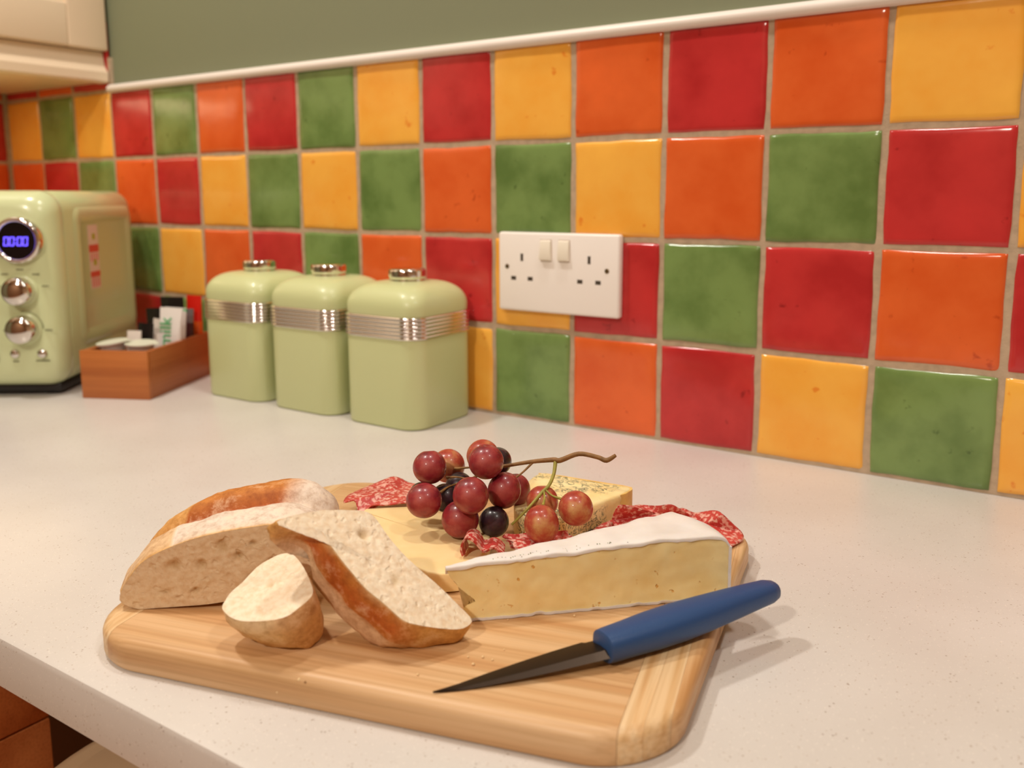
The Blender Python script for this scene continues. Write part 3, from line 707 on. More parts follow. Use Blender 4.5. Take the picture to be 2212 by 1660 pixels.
# ------------------------------------------------------------------ bread
def nz(p, s): return noise.noise(Vector(p)*s)
def bread(name, label, face, normal, prof, pivot, crust_col, holes=(), face_shade=None, NP=110, thin=lambda p: 1.0, warp=lambda p, d: Vector()):
    n_ = Vector(normal).normalized(); L = catclosed(face, NP)
    cen = sum(L, Vector())/NP; pv = Vector(pivot)
    t = thing(name, label, 'bread', (pv.x, pv.y, bt), 0, 'pieces of cut white loaf')
    ax = (L[NP//2]-L[0]).normalized(); ay = n_.cross(ax).normalized()
    vs, fs, cols = [], [], []; NR = 26
    for k in range(NR+1):
        rad = 1-k/NR if k < NR else 0
        for i, p in enumerate(L):
            q = cen.lerp(p, rad) if k < NR else cen.copy()
            ed = min(1, (1-rad)*7)
            d = (.0004*nz(q, 160)+.0004*nz(q, 420))*(.25+ed)
            tint = (1, 1, 1)
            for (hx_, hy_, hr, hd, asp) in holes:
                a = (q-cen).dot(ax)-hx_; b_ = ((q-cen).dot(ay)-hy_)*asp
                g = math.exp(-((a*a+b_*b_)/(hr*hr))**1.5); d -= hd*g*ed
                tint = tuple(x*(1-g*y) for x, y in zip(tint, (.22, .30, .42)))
            if face_shade: tint = tuple(x*y for x, y in zip(tint, face_shade(rad, q)))
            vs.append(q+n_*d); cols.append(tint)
            if k == NR: break
    for k in range(NR-1):
        for i in range(NP):
            a, b_ = k*NP+i, k*NP+(i+1) % NP; fs.append((a, b_, b_+NP, a+NP))
    for i in range(NP): fs.append(((NR-1)*NP+i, (NR-1)*NP+(i+1) % NP, NR*NP))
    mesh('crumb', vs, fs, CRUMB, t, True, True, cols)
    vs, fs, cols = [], [], []
    for k, (dist, sc, sh) in enumerate(prof):
        for i, p in enumerate(L):
            q = pv+(p-pv)*sc - n_*dist*thin(p) + Vector(sh)*thin(p) + warp(p, dist)
            s_ = i/NP; w_ = min(1, k/2)
            bump = (.0012*nz(q, 70)+.0008*nz(q, 200))*w_
            q = q+(q-(pv-n_*dist)).normalized()*bump
            if q.z < bt+.0004: q.z = bt+.0004+max(0, .0005*nz(q, 150))
            vs.append(q); cols.append(crust_col(s_, k/(len(prof)-1), p, q))
    m_ = len(prof)
    for k in range(m_-1):
        for i in range(NP):
            a, b_ = k*NP+i, k*NP+(i+1) % NP; fs.append((a, b_, b_+NP, a+NP))
    fs.append(tuple(range((m_-1)*NP, m_*NP)))
    mesh('crust', vs, fs, CRUST, t, True, True, cols)
    return t
B1=[(0.1240,-0.5545,0.0241),(0.1268,-0.5525,0.0209),(0.1326,-0.5484,0.0183),(0.1390,-0.5438,0.0187),(0.1519,-0.5346,0.0196),(0.1648,-0.5254,0.0207),(0.1777,-0.5162,0.0232),(0.1885,-0.5085,0.0255),(0.2015,-0.4992,0.0295),(0.2095,-0.4935,0.0320),(0.2151,-0.4895,0.0366),(0.2171,-0.4881,0.0450),(0.2157,-0.4891,0.0547),(0.2116,-0.4921,0.0617),(0.2061,-0.4960,0.0660),(0.1986,-0.5013,0.0681),(0.1880,-0.5089,0.0669),(0.1773,-0.5165,0.0649),(0.1688,-0.5226,0.0629),(0.1602,-0.5287,0.0603),(0.1526,-0.5341,0.0571),(0.1451,-0.5395,0.0534),(0.1385,-0.5442,0.0491),(0.1340,-0.5474,0.0448),(0.1294,-0.5506,0.0379),(0.1257,-0.5533,0.0310)]
N1 = (0.5807, -0.8141, 0.0)
B3=[(0.2375,-0.5353,0.0886),(0.2390,-0.5236,0.0891),(0.2426,-0.5109,0.0880),(0.2479,-0.4976,0.0854),(0.2550,-0.4855,0.0811),(0.2667,-0.4848,0.0707),(0.2761,-0.4838,0.0626),(0.2862,-0.4808,0.0540),(0.2957,-0.4772,0.0461),(0.3047,-0.4749,0.0385),(0.3132,-0.4730,0.0311),(0.3145,-0.4772,0.0294),(0.3129,-0.4838,0.0297),(0.3079,-0.4929,0.0327),(0.3011,-0.5030,0.0371),(0.2964,-0.5081,0.0405),(0.2873,-0.5115,0.0481),(0.2784,-0.5152,0.0554),(0.2716,-0.5162,0.0613),(0.2646,-0.5171,0.0674),(0.2560,-0.5174,0.0750),(0.2493,-0.5177,0.0809),(0.2444,-0.5258,0.0840),(0.2410,-0.5334,0.0858)]
N3 = (0.6608, -0.1201, 0.7409)
B2=[(0.2083,-0.5490,0.0398),(0.2052,-0.5443,0.0415),(0.2033,-0.5388,0.0435),(0.2037,-0.5316,0.0463),(0.2026,-0.5203,0.0506),(0.2054,-0.5132,0.0535),(0.2093,-0.5086,0.0555),(0.2164,-0.5072,0.0564),(0.2311,-0.5132,0.0549),(0.2462,-0.5220,0.0523),(0.2520,-0.5263,0.0510),(0.2538,-0.5307,0.0494),(0.2527,-0.5372,0.0468),(0.2516,-0.5415,0.0450),(0.2490,-0.5447,0.0437),(0.2438,-0.5477,0.0423),(0.2357,-0.5505,0.0407),(0.2272,-0.5526,0.0395),(0.2177,-0.5521,0.0391)]
N2 = (-0.0501, -0.3605, 0.9314)
def mixc(a, b_, t):
    t = max(0, min(1, t)); return tuple(x*(1-t)+y*t for x, y in zip(a, b_))
cFL, cOR, cBR, cYE, cPA = [lin(c) for c in ((238, 222, 206), (206, 132, 60), (176, 92, 36), (226, 176, 104), (240, 214, 168))]
def col1(s_, t, p, q):
    j = .06*nz(q, 90)
    along = (p-Vector(B1[2])).dot(Vector((.814, .581, 0)))
    if p.z < .03 and along < .07: base = cYE
    else: base = cFL
    c = mixc(cYE, base, (t-.02)/.06)
    c = mixc(c, cBR, (t+j-.36)/.04)
    c = mixc(c, cOR, (t+j-.48)/.12)
    if along < .02: c = mixc(c, cYE, .65)
    if along > .075: c = mixc(c, cFL, (along-.075)/.012+2*j)
    return c
bread('bread_end', 'large crusty loaf end, floured top, at the back left of the board', B1, N1,
      [(0, 1, (0, 0, 0)), (.002, 1.012, (0, 0, 0)), (.007, 1.04, (0, 0, 0)), (.014, 1.062, (0, 0, .001)), (.020, 1.07, (0, 0, .0015)), (.0245, 1.055, (0, 0, .001)), (.0265, 1.02, (0, 0, .000)), (.0285, 1.03, (0, 0, .002)), (.032, 1.07, (0, 0, .005)), (.038, 1.09, (0, 0, .007)), (.046, 1.07, (0, 0, .008)), (.054, 1.02, (0, 0, .008)), (.062, .92, (0, 0, .006)), (.069, .76, (0, 0, .002)), (.074, .52, (0, 0, 0)), (.076, .25, (0, 0, 0))],
      (.172, -.520, .018), col1,
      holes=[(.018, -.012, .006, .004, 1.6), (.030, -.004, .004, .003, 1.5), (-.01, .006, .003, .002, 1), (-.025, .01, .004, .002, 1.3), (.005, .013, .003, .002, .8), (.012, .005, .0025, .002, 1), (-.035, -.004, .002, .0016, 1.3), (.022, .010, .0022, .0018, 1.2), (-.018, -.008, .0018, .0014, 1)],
      face_shade=lambda rad, q: (.84, .75, .64),  # shade on the cut face, multiplied into its crumb colour
      warp=lambda p, d: Vector((.814, .581, 0))*(.45*max(0, d-.024)*max(0, 1-((p-Vector(B1[2])).dot(Vector((.814, .581, 0)))+.01)/.06)))
def col2(s_, t, p, q):
    j = .05*nz(q, 80)
    c = mixc(cPA, lin((236, 196, 132)), (t+j-.1)/.35)
    c = mixc(c, cOR, min(.75, (q.x-.240)/.022) + j)  # shadow on the right side painted into the crust as orange
    if p.y > -.515: c = mixc(c, cOR, .7)
    return c
bread('bread_end', 'small bread heel, pale cut face up, at the front left of the board', B2, N2,
      [(0, 1, (0, 0, 0)), (.0015, 1.012, (0, 0, 0)), (.004, 1.02, (0, 0, 0)), (.008, 1.02, (-.0005, 0, 0)), (.012, .99, (-.001, .001, 0)), (.016, .945, (-.001, .0015, 0)), (.020, .87, (-.0005, .002, 0)), (.0245, .78, (0, .0025, 0)), (.0285, .65, (.001, .002, 0)), (.0318, .50, (.001, .002, 0)), (.034, .32, (.001, .002, 0))],
      (.2320, -.5300, .0465), col2, holes=[(.0, .004, .002, .0008, 1)], NP=80)
def col3(s_, t, p, q):
    j = .10*nz(q, 70)+.05*nz(q, 220)
    c = mixc(cPA, cOR, (t+j-.02)/.10)
    c = mixc(c, lin((196, 104, 42)), (t+j-.16)/.12)
    c = mixc(c, cOR, (t+j-.40)/.08)
    c = mixc(c, lin((228, 190, 152)), (t+j-.50)/.08)
    if q.z > .072: c = mixc(c, cYE, (q.z-.072)/.008)
    if p.z < .042: c = mixc(c, cYE, (.042-p.z)/.009)
    if p.x > .25 and p.y > -.50: c = cYE
    return c
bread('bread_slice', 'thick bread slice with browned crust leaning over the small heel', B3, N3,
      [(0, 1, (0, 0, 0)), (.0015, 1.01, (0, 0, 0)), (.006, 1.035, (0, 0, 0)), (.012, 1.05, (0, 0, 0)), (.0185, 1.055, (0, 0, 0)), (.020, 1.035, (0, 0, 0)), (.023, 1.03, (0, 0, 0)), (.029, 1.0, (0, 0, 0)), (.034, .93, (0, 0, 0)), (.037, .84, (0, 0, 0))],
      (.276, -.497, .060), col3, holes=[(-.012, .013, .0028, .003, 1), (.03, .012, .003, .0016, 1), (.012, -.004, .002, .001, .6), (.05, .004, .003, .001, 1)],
      thin=lambda p: 1-.58*max(0, min(1, (p.z-.073)/.016)))

# ------------------------------------------------------------------ cheeses
def slab_poly(name, poly, z0, z1, m_, parent, bev=.002, jit=.0, n=120, rings=10):
    L = catclosed([(x, y, 0) for x, y in poly], n); cen = sum(L, Vector())/n
    R_ = []
    for e, z in ((.003, z0), (0, z0+.001), (0, z0+(z1-z0)*.35), (0, z0+(z1-z0)*.7), (0, z1-bev), (bev*.3, z1-bev*.3), (bev, z1)):
        r_ = []
        for p in L:
            q = p-(p-cen).normalized()*e; q.z = z
            if jit: q += (p-cen).normalized()*jit*(nz((q.x, q.y, z), 90)+.5*nz((q.x, q.y, z), 260))
            r_.append(q)
        R_.append(r_)
    for k in range(1, rings):
        R_.append([Vector(cen.lerp(p, 1-k/rings).to_tuple()[:2]+(z1+(jit*.7*nz((p.x*(1-k/rings), p.y, k*.1), 60) if jit else 0),)) for p in R_[6]])
    return MB().loft(R_).out(name, m_, parent, world=True, auto=50)
ch = thing('cheddar_slab', 'flat yellow slab of hard cheese under the grapes', 'cheese', (.205, -.385, bt))
slab_poly('paste', [(.1570,-.3890),(.1553,-.3872),(.1520,-.3822),(.1518,-.3800),(.1537,-.3778),(.1783,-.3565),(.2000,-.3410),(.2120,-.3410),(.2421,-.3560),(.2600,-.3830),(.2764,-.4230),(.2762,-.4258),(.2740,-.4280),(.2653,-.4368),(.2590,-.4385),(.2540,-.4390),(.2180,-.4300)], bt+.0002, .031, CHEDDAR, ch, .0012)
bl = thing('blue_cheese_wedge', 'creamy blue veined cheese wedge behind the grapes', 'cheese', (.255, -.30, bt))
BL = [(.2215,-.2591),(.2381,-.2551),(.2540,-.2541),(.2729,-.2522),(.2895,-.2504),(.2955,-.2510),(.2978,-.2540),(.2984,-.2631),(.2956,-.2770),(.2914,-.3004),(.2874,-.3226),(.2867,-.3336),(.2850,-.3380),(.2771,-.3419),(.2668,-.3463),(.2630,-.3450),(.2469,-.3330),(.2294,-.2974)]
slab_poly('paste', BL, bt+.0002, .037, BLUEP, bl, .0022, .0012, 140)
MB().loft([[(x, y, z) for x, y in ((.2215-.001,-.2585),(.2381,-.2541),(.2540,-.2529),(.2729,-.2509),(.2895,-.2490),(.2968,-.2496),(.2992,-.2535),(.2994,-.2640),(.2975,-.2700),(.2970,-.2640),(.2960,-.2545),(.2895,-.2506),(.2729,-.2525),(.2540,-.2544),(.2381,-.2555),(.2215,-.2598))] for z in (bt+.0003, .026, .0358, .0366)]).out('rind', BLUERIND, bl, world=True, auto=60)
br = thing('brie_wedge', 'long wedge of soft cheese with white rind along the front of the board', 'cheese', (.35, -.39, bt))
bP = Vector((.3, -.4544, 0)); bD = Vector((math.cos(R(44.58)), math.sin(R(44.58)), 0)); bN = Vector((-bD.y, bD.x, 0))
def bw(s_): return max(.0012, .0012+.0402*(s_+.013)/.160)
# outline of the cut front face (s along, z up)
def ztop(s_): return .0515+.0045*min(1, max(0, (s_+.01)/.1)) + .0016*math.exp(-((s_-.120)/.03)**2) + .0005*math.sin(s_*190)
S = [-.0130+.1645*k/60 for k in range(61)]
vs, fs = [], []; NB, NZ = 6, 20
def brie_pt(s_, a, c):
    """a: 0 front .. 1 back, c: 0 bottom .. 1 top"""
    zt_ = ztop(s_)-.0012; w_ = bw(s_)
    end = min(1, max(0, (s_-.1395)/.0120)); rnd = 1-math.sqrt(max(0, 1-end*end))
    zb = bt+.0003+max(0, .0016*nz((s_*1.0, 3, 0), 120))*(1 if a < .2 else 0)
    z = zb+(zt_-.0055*rnd-zb)*c
    s3 = s_ - .014*max(0, (a-.3)/.7)**2*max(0, (s_-.10)/.0515)
    if s_ < .02:                      # ragged, notched tip on the left
        LT = ((0, -.004), (.28, -.005), (.36, .0030), (.42, .0005), (.65, -.0075), (.85, -.012), (1.01, -.0145)); left = LT[-1][1]
        for (c0, l0), (c1, l1) in zip(LT, LT[1:]):
            if c0 <= c < c1: left = l0+(l1-l0)*(c-c0)/(c1-c0)
        left += .0008*nz((0, c*9, 1), 1.0)
        s3 = left+(s_+.013)/.033*(.02-left)
    jitter = .0007*nz((s_, z, 0), 120)+.0004*nz((s_, z, 5), 420)
    p = bP+bD*s3+bN*(w_*a+(jitter if a == 0 else 0)); p.z = z
    return p
for s_ in S:
    ring = [brie_pt(s_, 0, c/NZ) for c in range(NZ+1)] + [brie_pt(s_, a/NB, 1) for a in range(1, NB+1)] + [brie_pt(s_, 1, c/NZ) for c in range(NZ-1, -1, -1)]
    vs.append(ring)
MB().loft(vs).out('paste', BRIEP, br, world=True, auto=60)
# rind: top skin with a thickness, end skin, bottom skin
def rind_top():
    rings = []
    for s_ in S:
        pts = []; w_ = bw(s_)
        for a in (-.02, 0, .25, .5, .75, 1, 1.02):
            q = brie_pt(s_, max(0, min(1, a)), 1); q.z += .0014+.0006*nz((q.x, q.y, 0), 130) - (.0004 if a in (-.02, 1.02) else 0)
            if a < 0: q -= bN*(.0010+.0012*nz((s_, 0, 9), 110)); q.z -= .0004
            if a > 1: q += bN*.0008
            if abs(a) < 1e-9: q -= bN*.0002
            pts.append(q)
        low = []
        for a in (1.02, .5, -.02):
            q = brie_pt(s_, max(0, min(1, a)), 1)
            if a < 0: q -= bN*(.0008+.0012*nz((s_, 0, 9), 110)); q.z -= .0010+.0010*nz((s_, 2, 9), 140)
            if a > 1: q += bN*.0008; q.z -= .004
            if a == .5: q.z -= .0004
            low.append(q)
        rings.append(pts+low)
    return MB().loft(rings).out('rind', BRIER, br, world=True, auto=70)
rind_top()
e0 = [[brie_pt(S[-1], a/NB, c/NZ)+bD*o_ for o_ in (0.0,) for a in range(0, NB+1)] for c in range(NZ+1)]
endr = MB()
rg = []
for c in range(NZ+1):
    row = [brie_pt(S[-1], a/NB, c/NZ) for a in range(NB+1)]
    rg.append([q+bD*.0012-bN*(.0006 if i == 0 else 0) for i, q in enumerate(row)]+[q-bD*.0006-bN*(.0006 if i == 0 else 0) for i, q in reversed(list(enumerate(row)))])
endr.loft(rg).out('rind', BRIER, br, world=True, auto=60)
rg = []
for s_ in S:
    a, b_ = brie_pt(s_, 0, 0), brie_pt(s_, 1, 0); k = .0009+.0009*max(0, nz((s_, 7, 0), 160))
    rg.append([a-bN*.0009, a-bN*.0009+Vector((0, 0, k+.0006)), a+bN*.001+Vector((0, 0, k)), b_+Vector((0, 0, k)), Vector((b_.x, b_.y, bt+.0002)), Vector((a.x, a.y, bt+.0002))])
MB().loft(rg).out('rind', BRIER, br, world=True, auto=60)

hs = MB()
for k in range(34):
    s_ = random.choice((.020, .030, .040, .055, .060, .075, .085))+random.uniform(-.008, .008); a_ = random.uniform(.02, .30)
    q = brie_pt(s_, a_, 1); r_ = random.uniform(.00022, .00045)
    hs.lathe([(r_, 0), (r_*.6, r_*.8)], 5, Matrix.Translation((q.x, q.y, q.z+.0015)))
tag(hs.out('herb_specks', plain('herb_green', (104, 112, 70), .8), br, smooth=False, world=True), kind='stuff')

# ------------------------------------------------------------------ salami
def patch(name, label, outline, cz, thick=.0012, ripple=.0010, freq=55, cen=None, NR=14, NP=96, bumps=()):
    L = catclosed(outline, NP); c = Vector(cen) if cen else sum(L, Vector())/NP
    if cz is not None: c.z = cz
    vs, fs = [], []
    for sgn in (1, -1):
        for k in range(NR+1):
            rad = 1-k/NR
            for i, p in enumerate(L):
                q = c.lerp(p, rad); q.z += ripple*nz((q.x, q.y, .3), freq)*min(1, rad*2)
                for bx, by, br_, bh in bumps:
                    q.z += bh*math.exp(-((q.x-bx)**2+(q.y-by)**2)/(br_*br_))
                q.z = max(q.z, bt+.0008)+(thick/2 if k else thick/3)*sgn
                if sgn < 0 and k == 0: q.z -= .0002
                vs.append(q)
                if k == NR: break
    per = NR*NP+1
    for b_ in (0, per):
        for k in range(NR-1):
            for i in range(NP):
                a, d = b_+k*NP+i, b_+k*NP+(i+1) % NP; fs.append((a, d, d+NP, a+NP))
        for i in range(NP): fs.append((b_+(NR-1)*NP+i, b_+(NR-1)*NP+(i+1) % NP, b_+NR*NP))
    for i in range(NP): fs.append((i, (i+1) % NP, per+(i+1) % NP, per+i))
    base = min(v.z for v in vs)
    o = mesh(name, [v-Vector((c.x, c.y, base)) for v in vs], fs, SALAMI, None, True)
    o.location = (c.x, c.y, base)
    return tag(o, label, 'salami', 'salami slices on the board')
SAL_LEFT=[(0.1267,-0.3774,0.0300),(0.1188,-0.3620,0.0300),(0.1181,-0.3395,0.0300),(0.1247,-0.3335,0.0340),(0.1296,-0.3267,0.0360),(0.1340,-0.3220,0.0340),(0.1404,-0.3191,0.0310),(0.1583,-0.3157,0.0300),(0.1868,-0.3300,0.0320),(0.1850,-0.3480,0.0330),(0.1750,-0.3600,0.0335),(0.1620,-0.3720,0.0335),(0.1545,-0.3790,0.0330),(0.1500,-0.3850,0.0230),(0.1414,-0.3785,0.0270),(0.1358,-0.3757,0.0320)]
SAL_FLAT=[(0.3296,-0.2351,0.0220),(0.3449,-0.2461,0.0260),(0.3621,-0.2508,0.0320),(0.3703,-0.2573,0.0330),(0.3773,-0.2549,0.0260),(0.3828,-0.2534,0.0210),(0.3865,-0.2609,0.0200),(0.3854,-0.2723,0.0200),(0.3817,-0.2813,0.0200),(0.3696,-0.2817,0.0200),(0.3511,-0.2692,0.0200),(0.3323,-0.2497,0.0200)]
SAL_WAVE=[(0.3018,-0.2909,0.0260),(0.3070,-0.2957,0.0360),(0.3109,-0.2964,0.0400),(0.3142,-0.2887,0.0380),(0.3154,-0.2725,0.0330),(0.3292,-0.2756,0.0360),(0.3373,-0.2702,0.0370),(0.3414,-0.2633,0.0330),(0.3457,-0.2479,0.0250),(0.3545,-0.2436,0.0220),(0.3541,-0.2599,0.0210),(0.3414,-0.2786,0.0210),(0.3272,-0.2930,0.0210),(0.3152,-0.3030,0.0240),(0.3081,-0.2974,0.0240)]
SAL_DARK=[(0.2930,-0.3290,0.0195),(0.2938,-0.3090,0.0200),(0.2957,-0.2975,0.0220),(0.2995,-0.2934,0.0240),(0.3018,-0.2813,0.0240),(0.3046,-0.2741,0.0200),(0.3123,-0.2948,0.0200),(0.3082,-0.3110,0.0195),(0.3027,-0.3272,0.0195)]
patch('salami_slice', 'folded salami slice at the far left of the board behind the hard cheese', SAL_LEFT, .0335)
patch('salami_slice', 'salami slice draped over the back right corner of the board', SAL_FLAT, .024)
patch('salami_slice', 'wavy standing salami slice behind the white rind, right of the blue cheese', SAL_WAVE, .031, ripple=.002)
patch('salami_slice', 'dark salami slice lying low between blue cheese and white rind', SAL_DARK, .0215)
# rolled slices between the grapes and the brie: ruffled sheet swept along the brie
def ruffle(label, a, b_, prof, thick=.0012, taper=1.0, NS=30):
    A, B = Vector(a), Vector(b_); d = (B-A); dn = Vector((d.x, d.y, 0)).normalized(); pn = Vector((-dn.y, dn.x, 0))
    P_ = catopen(prof, 28); rings = []
    for k in range(NS+1):
        t = k/NS; c = A.lerp(B, t); s_ = 1+(taper-1)*t; up, dnr = [], []
        for j, (x, z) in enumerate(P_):
            jx = .0006*nz((x*60, t*3, 1), 1.5)+.0012*t*math.sin(j*.5)*.2
            e = .0018*math.sin(j*.8)*(1 if k == 0 else 0)
            q = c+pn*(x*s_+jx)+Vector((0, 0, z*s_+.0006*nz((t*4, x*80, 2), 1.2)))-dn*e
            nx, nz_ = normal2(P_, j)
            up.append(q+pn*(nx*thick/2)+Vector((0, 0, nz_*thick/2))); dnr.append(q-pn*(nx*thick/2)-Vector((0, 0, nz_*thick/2)))
        rings.append(up+dnr[::-1])
    mb = MB().loft(rings); z0 = min(v[2] for v in mb.v); loc = Vector(((A.x+B.x)/2, (A.y+B.y)/2, z0))
    mb.v = [tuple(Vector(v)-loc) for v in mb.v]
    o = mb.out('salami_slice', SALAMI, auto=60); o.location = loc
    return tag(o, label, 'salami', 'salami slices on the board')
def catopen(P_, n):
    o = []; m_ = len(P_)-1
    for k in range(n+1):
        u = k/n*m_; i = min(int(u), m_-1); t = u-i
        p0, p1, p2, p3 = [Vector(P_[max(0, min(m_, i+j))]) for j in (-1, 0, 1, 2)]
        q = .5*((2*p1)+(p2-p0)*t+(2*p0-5*p1+4*p2-p3)*t*t+(3*p1-p0-3*p2+p3)*t**3); o.append((q.x, q.y))
    return o
def normal2(P_, j):
    a, b_ = P_[max(0, j-1)], P_[min(len(P_)-1, j+1)]; dx, dz = b_[0]-a[0], b_[1]-a[1]; l = math.hypot(dx, dz) or 1
    return -dz/l, dx/l
ruffle('curled salami slice between the grapes and the tip of the white rind', (.2700, -.4080, .0318), (.2610, -.3925, .0318),
       [(.0086, .0005), (.0096, .0060), (.0072, .0112), (.0026, .0112), (-.0006, .0072), (-.0030, .0040), (-.0062, .0046), (-.0094, .0058), (-.0130, .0046), (-.0170, .0012)], taper=.9)
ruffle('salami slice lying under the blush grapes against the white rind', (.2800, -.3850, .0300), (.3050, -.3490, .0270),
       [(-.010, .0012), (-.006, .0030), (-.001, .0042), (.005, .0052), (.010, .0040), (.0125, .0065)], taper=.9)

# ------------------------------------------------------------------ grapes
gp = thing('grape_bunch', 'small bunch of red grapes on the cheeses with its stem pointing right', 'grapes', (.24, -.37, .031))
G = [((.2079,-.3768,.0703),.0114,.0114,'r'),((.199,-.3452,.0614),.012,.012,'b'),((.2449,-.363,.0768),.0118,.0116,'r'),((.2293,-.345,.0738),.0113,.0113,'b'),((.2285,-.326,.0648),.0100,.0100,'d'),
     ((.219,-.3966,.0549),.0118,.0114,'r'),((.2526,-.3908,.0631),.0115,.0119,'r'),((.2537,-.3548,.0563),.0112,.0124,'r'),((.2434,-.3253,.0465),.0104,.0112,'r'),((.2407,-.3866,.0435),.0122,.0122,'r'),
     ((.2536,-.3668,.0381),.0100,.0103,'d'),((.2157,-.3545,.0524),.0095,.0095,'d'),((.2178,-.3728,.0495),.0094,.0097,'d'),((.2731,-.3374,.0472),.0108,.0108,'b'),((.3035,-.3455,.0510),.0113,.0113,'b'),((.2915,-.3681,.0449),.0112,.0124,'b'),
     ((.2020,-.3790,.0510),.0080,.0080,'d')]
for i, (c, rx, rz, k) in enumerate(G):
    bm = bmesh.new(); bmesh.ops.create_uvsphere(bm, u_segments=32, v_segments=20, radius=1)
    rot = Matrix.Rotation(random.uniform(-.25, .25), 4, 'X') @ Matrix.Rotation(random.uniform(-.25, .25), 4, 'Y') @ Matrix.Rotation(random.uniform(0, 6), 4, 'Z')
    for v in bm.verts:
        p = v.co.copy(); dent = .10*math.exp(-((1-p.z)/.012)) if p.z > .9 else 0
        p = Vector((p.x*rx, p.y*rx, (p.z-dent)*rz)); v.co = rot @ p
    me = bpy.data.meshes.new('grape'); bm.to_mesh(me); bm.free()
    for p in me.polygons: p.use_smooth = True
    me.materials.append(GR[k]); o = bpy.data.objects.new('grape', me); C.objects.link(o); o.parent = gp; o.location = Vector(c)-gp.location
    if k == 'd': o['label'] = 'dark purple grape'
    if k == 'b': o['label'] = 'pinkish green grape'
st_ = MB()
st_.tube([(.222, -.366, .058), (.2284, -.359, .0603), (.2366, -.346, .0660), (.2483, -.3378, .0686), (.2616, -.332, .0717), (.2743, -.3256, .0735), (.2793, -.3247, .0737), (.2908, -.3197, .0789), (.3027, -.3156, .0776), (.309, -.3141, .076), (.3147, -.312, .0799)], [.0008, .0010, .0011, .0012, .0014, .0017, .0018, .0016, .0015, .0017, .0012], 10, 5)
st_.tube([(.2617, -.3321, .071), (.258, -.3381, .0654), (.2538, -.342, .0612)], [.0009, .0007, .0007], 8)
for a, b_ in (((.2284, -.359, .0603), (.2150, -.368, .0620)), ((.2284, -.359, .0603), (.2345, -.375, .0600)), ((.2366, -.346, .066), (.210, -.352, .063)), ((.222, -.366, .058), (.222, -.384, .057)), ((.2284, -.359, .0603), (.2240, -.3620, .0520)), ((.2366, -.346, .066), (.240, -.356, .070))):
    st_.tube([a, tuple((x+y)/2+(.001 if i == 2 else 0) for i, (x, y) in enumerate(zip(a, b_))), b_], [.0007, .0006, .0011], 7)
st_.out('stem', STEM, gp, world=True, auto=80)
sg = MB()
sg.tube([(.2762, -.3257, .0725), (.2779, -.3308, .0654), (.2775, -.3362, .0590), (.2763, -.3425, .0560), (.2738, -.3511, .0500), (.2691, -.358, .0427), (.2640, -.3610, .0365)], [.0014, .0012, .0012, .0012, .0010, .0009, .0008], 9, 5)
sg.tube([(.2770, -.3400, .0570), (.2840, -.3420, .0545), (.2945, -.3440, .0545)], [.0007, .0007, .0011], 7)
sg.tube([(.2768, -.3415, .0563), (.2850, -.3540, .0565), (.2905, -.3650, .0560)], [.0007, .0007, .0011], 7)
sg.tube([(.2766, -.3405, .0565), (.2748, -.3385, .0565)], [.0008, .0012], 7)
sg.out('side_stem', STEMG, gp, world=True, auto=80)['label'] = 'greenish side branch'

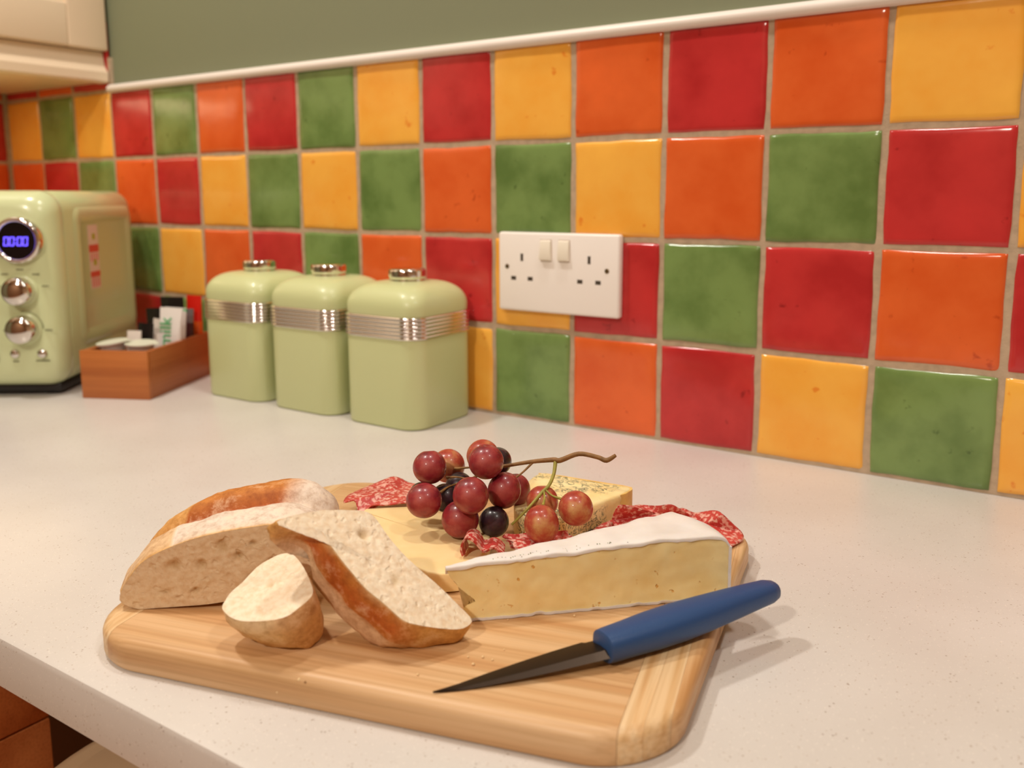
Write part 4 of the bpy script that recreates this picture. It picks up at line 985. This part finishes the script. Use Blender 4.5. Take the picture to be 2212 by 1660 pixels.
# ------------------------------------------------------------------ knife
kn = thing('paring_knife', 'small knife with blue handle lying across the board', 'knife', (.40, -.42, bt))
kb = Vector((.3815, -.4552, .0275)); ke = Vector((.4352, -.3445, .0290)); ka = (ke-kb); KL = ka.length; ka.normalize(); ks = Vector((ka.y, -ka.x, 0)).normalized(); ku = ks.cross(ka).normalized()
if ku.z < 0: ku = -ku
rings = []
for t, a, b_, off in ((0, .0075, .0062, 0), (.006, .0088, .0076, 0), (.03, .0093, .0078, 0), (.12, .0099, .0080, 0), (.25, .0110, .0086, 0), (.40, .0112, .0088, .0), (.55, .0104, .0084, .0), (.70, .0092, .0077, -.0003), (.85, .0080, .0068, -.0006), (.94, .0072, .0062, -.0006), (.98, .0058, .0050, -.0006), (1.0, .0030, .0026, -.0006)):
    c = kb+ka*(KL*t)
    ring = []
    for k in range(28):
        an = 2*math.pi*k/28; ca, sa = math.cos(an), math.sin(an)
        ring.append(c+ks*(a*math.copysign(abs(ca)**.8, ca)+off)+ku*(b_*math.copysign(abs(sa)**.8, sa)))
    rings.append(ring)
MB().loft(rings).out('handle', HANDLE, kn, world=True, auto=50)
tip = Vector((.3275, -.5232, .0192)); h0 = kb+ka*.004
rings = []
tdir = (tip-h0); TL = tdir.length; tdir.normalize(); sd = Vector((-tdir.y, tdir.x, 0)).normalized()
if sd.dot(ks) < 0: sd = -sd
for t, wl, wr in ((0, .0078, .0080), (.10, .0080, .0078), (.12, .0092, .0076), (.3, .0085, .0070), (.5, .0070, .0058), (.7, .0050, .0040), (.85, .0031, .0022), (.95, .0012, .0009), (1, .0002, .0002)):
    c = h0+tdir*(TL*t); sp = .0022*(1-t*.75)
    c.z = h0.z-.0005+(tip.z-h0.z+.0005)*min(1, t/.85)
    lo = max(bt+.0003, c.z-sp)
    rings.append([c-sd*wl+Vector((0, 0, 0)), c-sd*wl*.1+Vector((0, 0, sp*.5)), c+sd*wr*.55+Vector((0, 0, sp*.40)), c+sd*wr+Vector((0, 0, -sp*.95)), Vector((*(c+sd*wr*.5).to_2d(), min(lo, c.z-sp*.6))), Vector((*(c-sd*wl*.6).to_2d(), c.z-.0004))])
MB().loft(rings).out('blade', STEEL, kn, smooth=False, world=True, auto=25)

# ------------------------------------------------------------------ crumbs
cr = MB()
for k in range(12):
    a = random.choice(((.3175, -.4343), (.3293, -.461), (.330, -.48), (.30, -.51), (.26, -.56), (.35, -.43)))
    x, y = a[0]+random.uniform(-.012, .012), a[1]+random.uniform(-.012, .012); r_ = random.uniform(.0004, .0010)
    if not (-.1 < x < 1): continue
    cr.lathe([(r_*.6, 0), (r_, r_*.6), (r_*.5, r_*1.3)], 6, Matrix.Translation((x, y, bt+.0001)))
tag(cr.out('bread_crumbs', plain('crumb_bits', (236, 206, 158), .8), smooth=False), 'tiny pale bread crumbs scattered on the board around the knife', 'crumbs', kind='stuff')
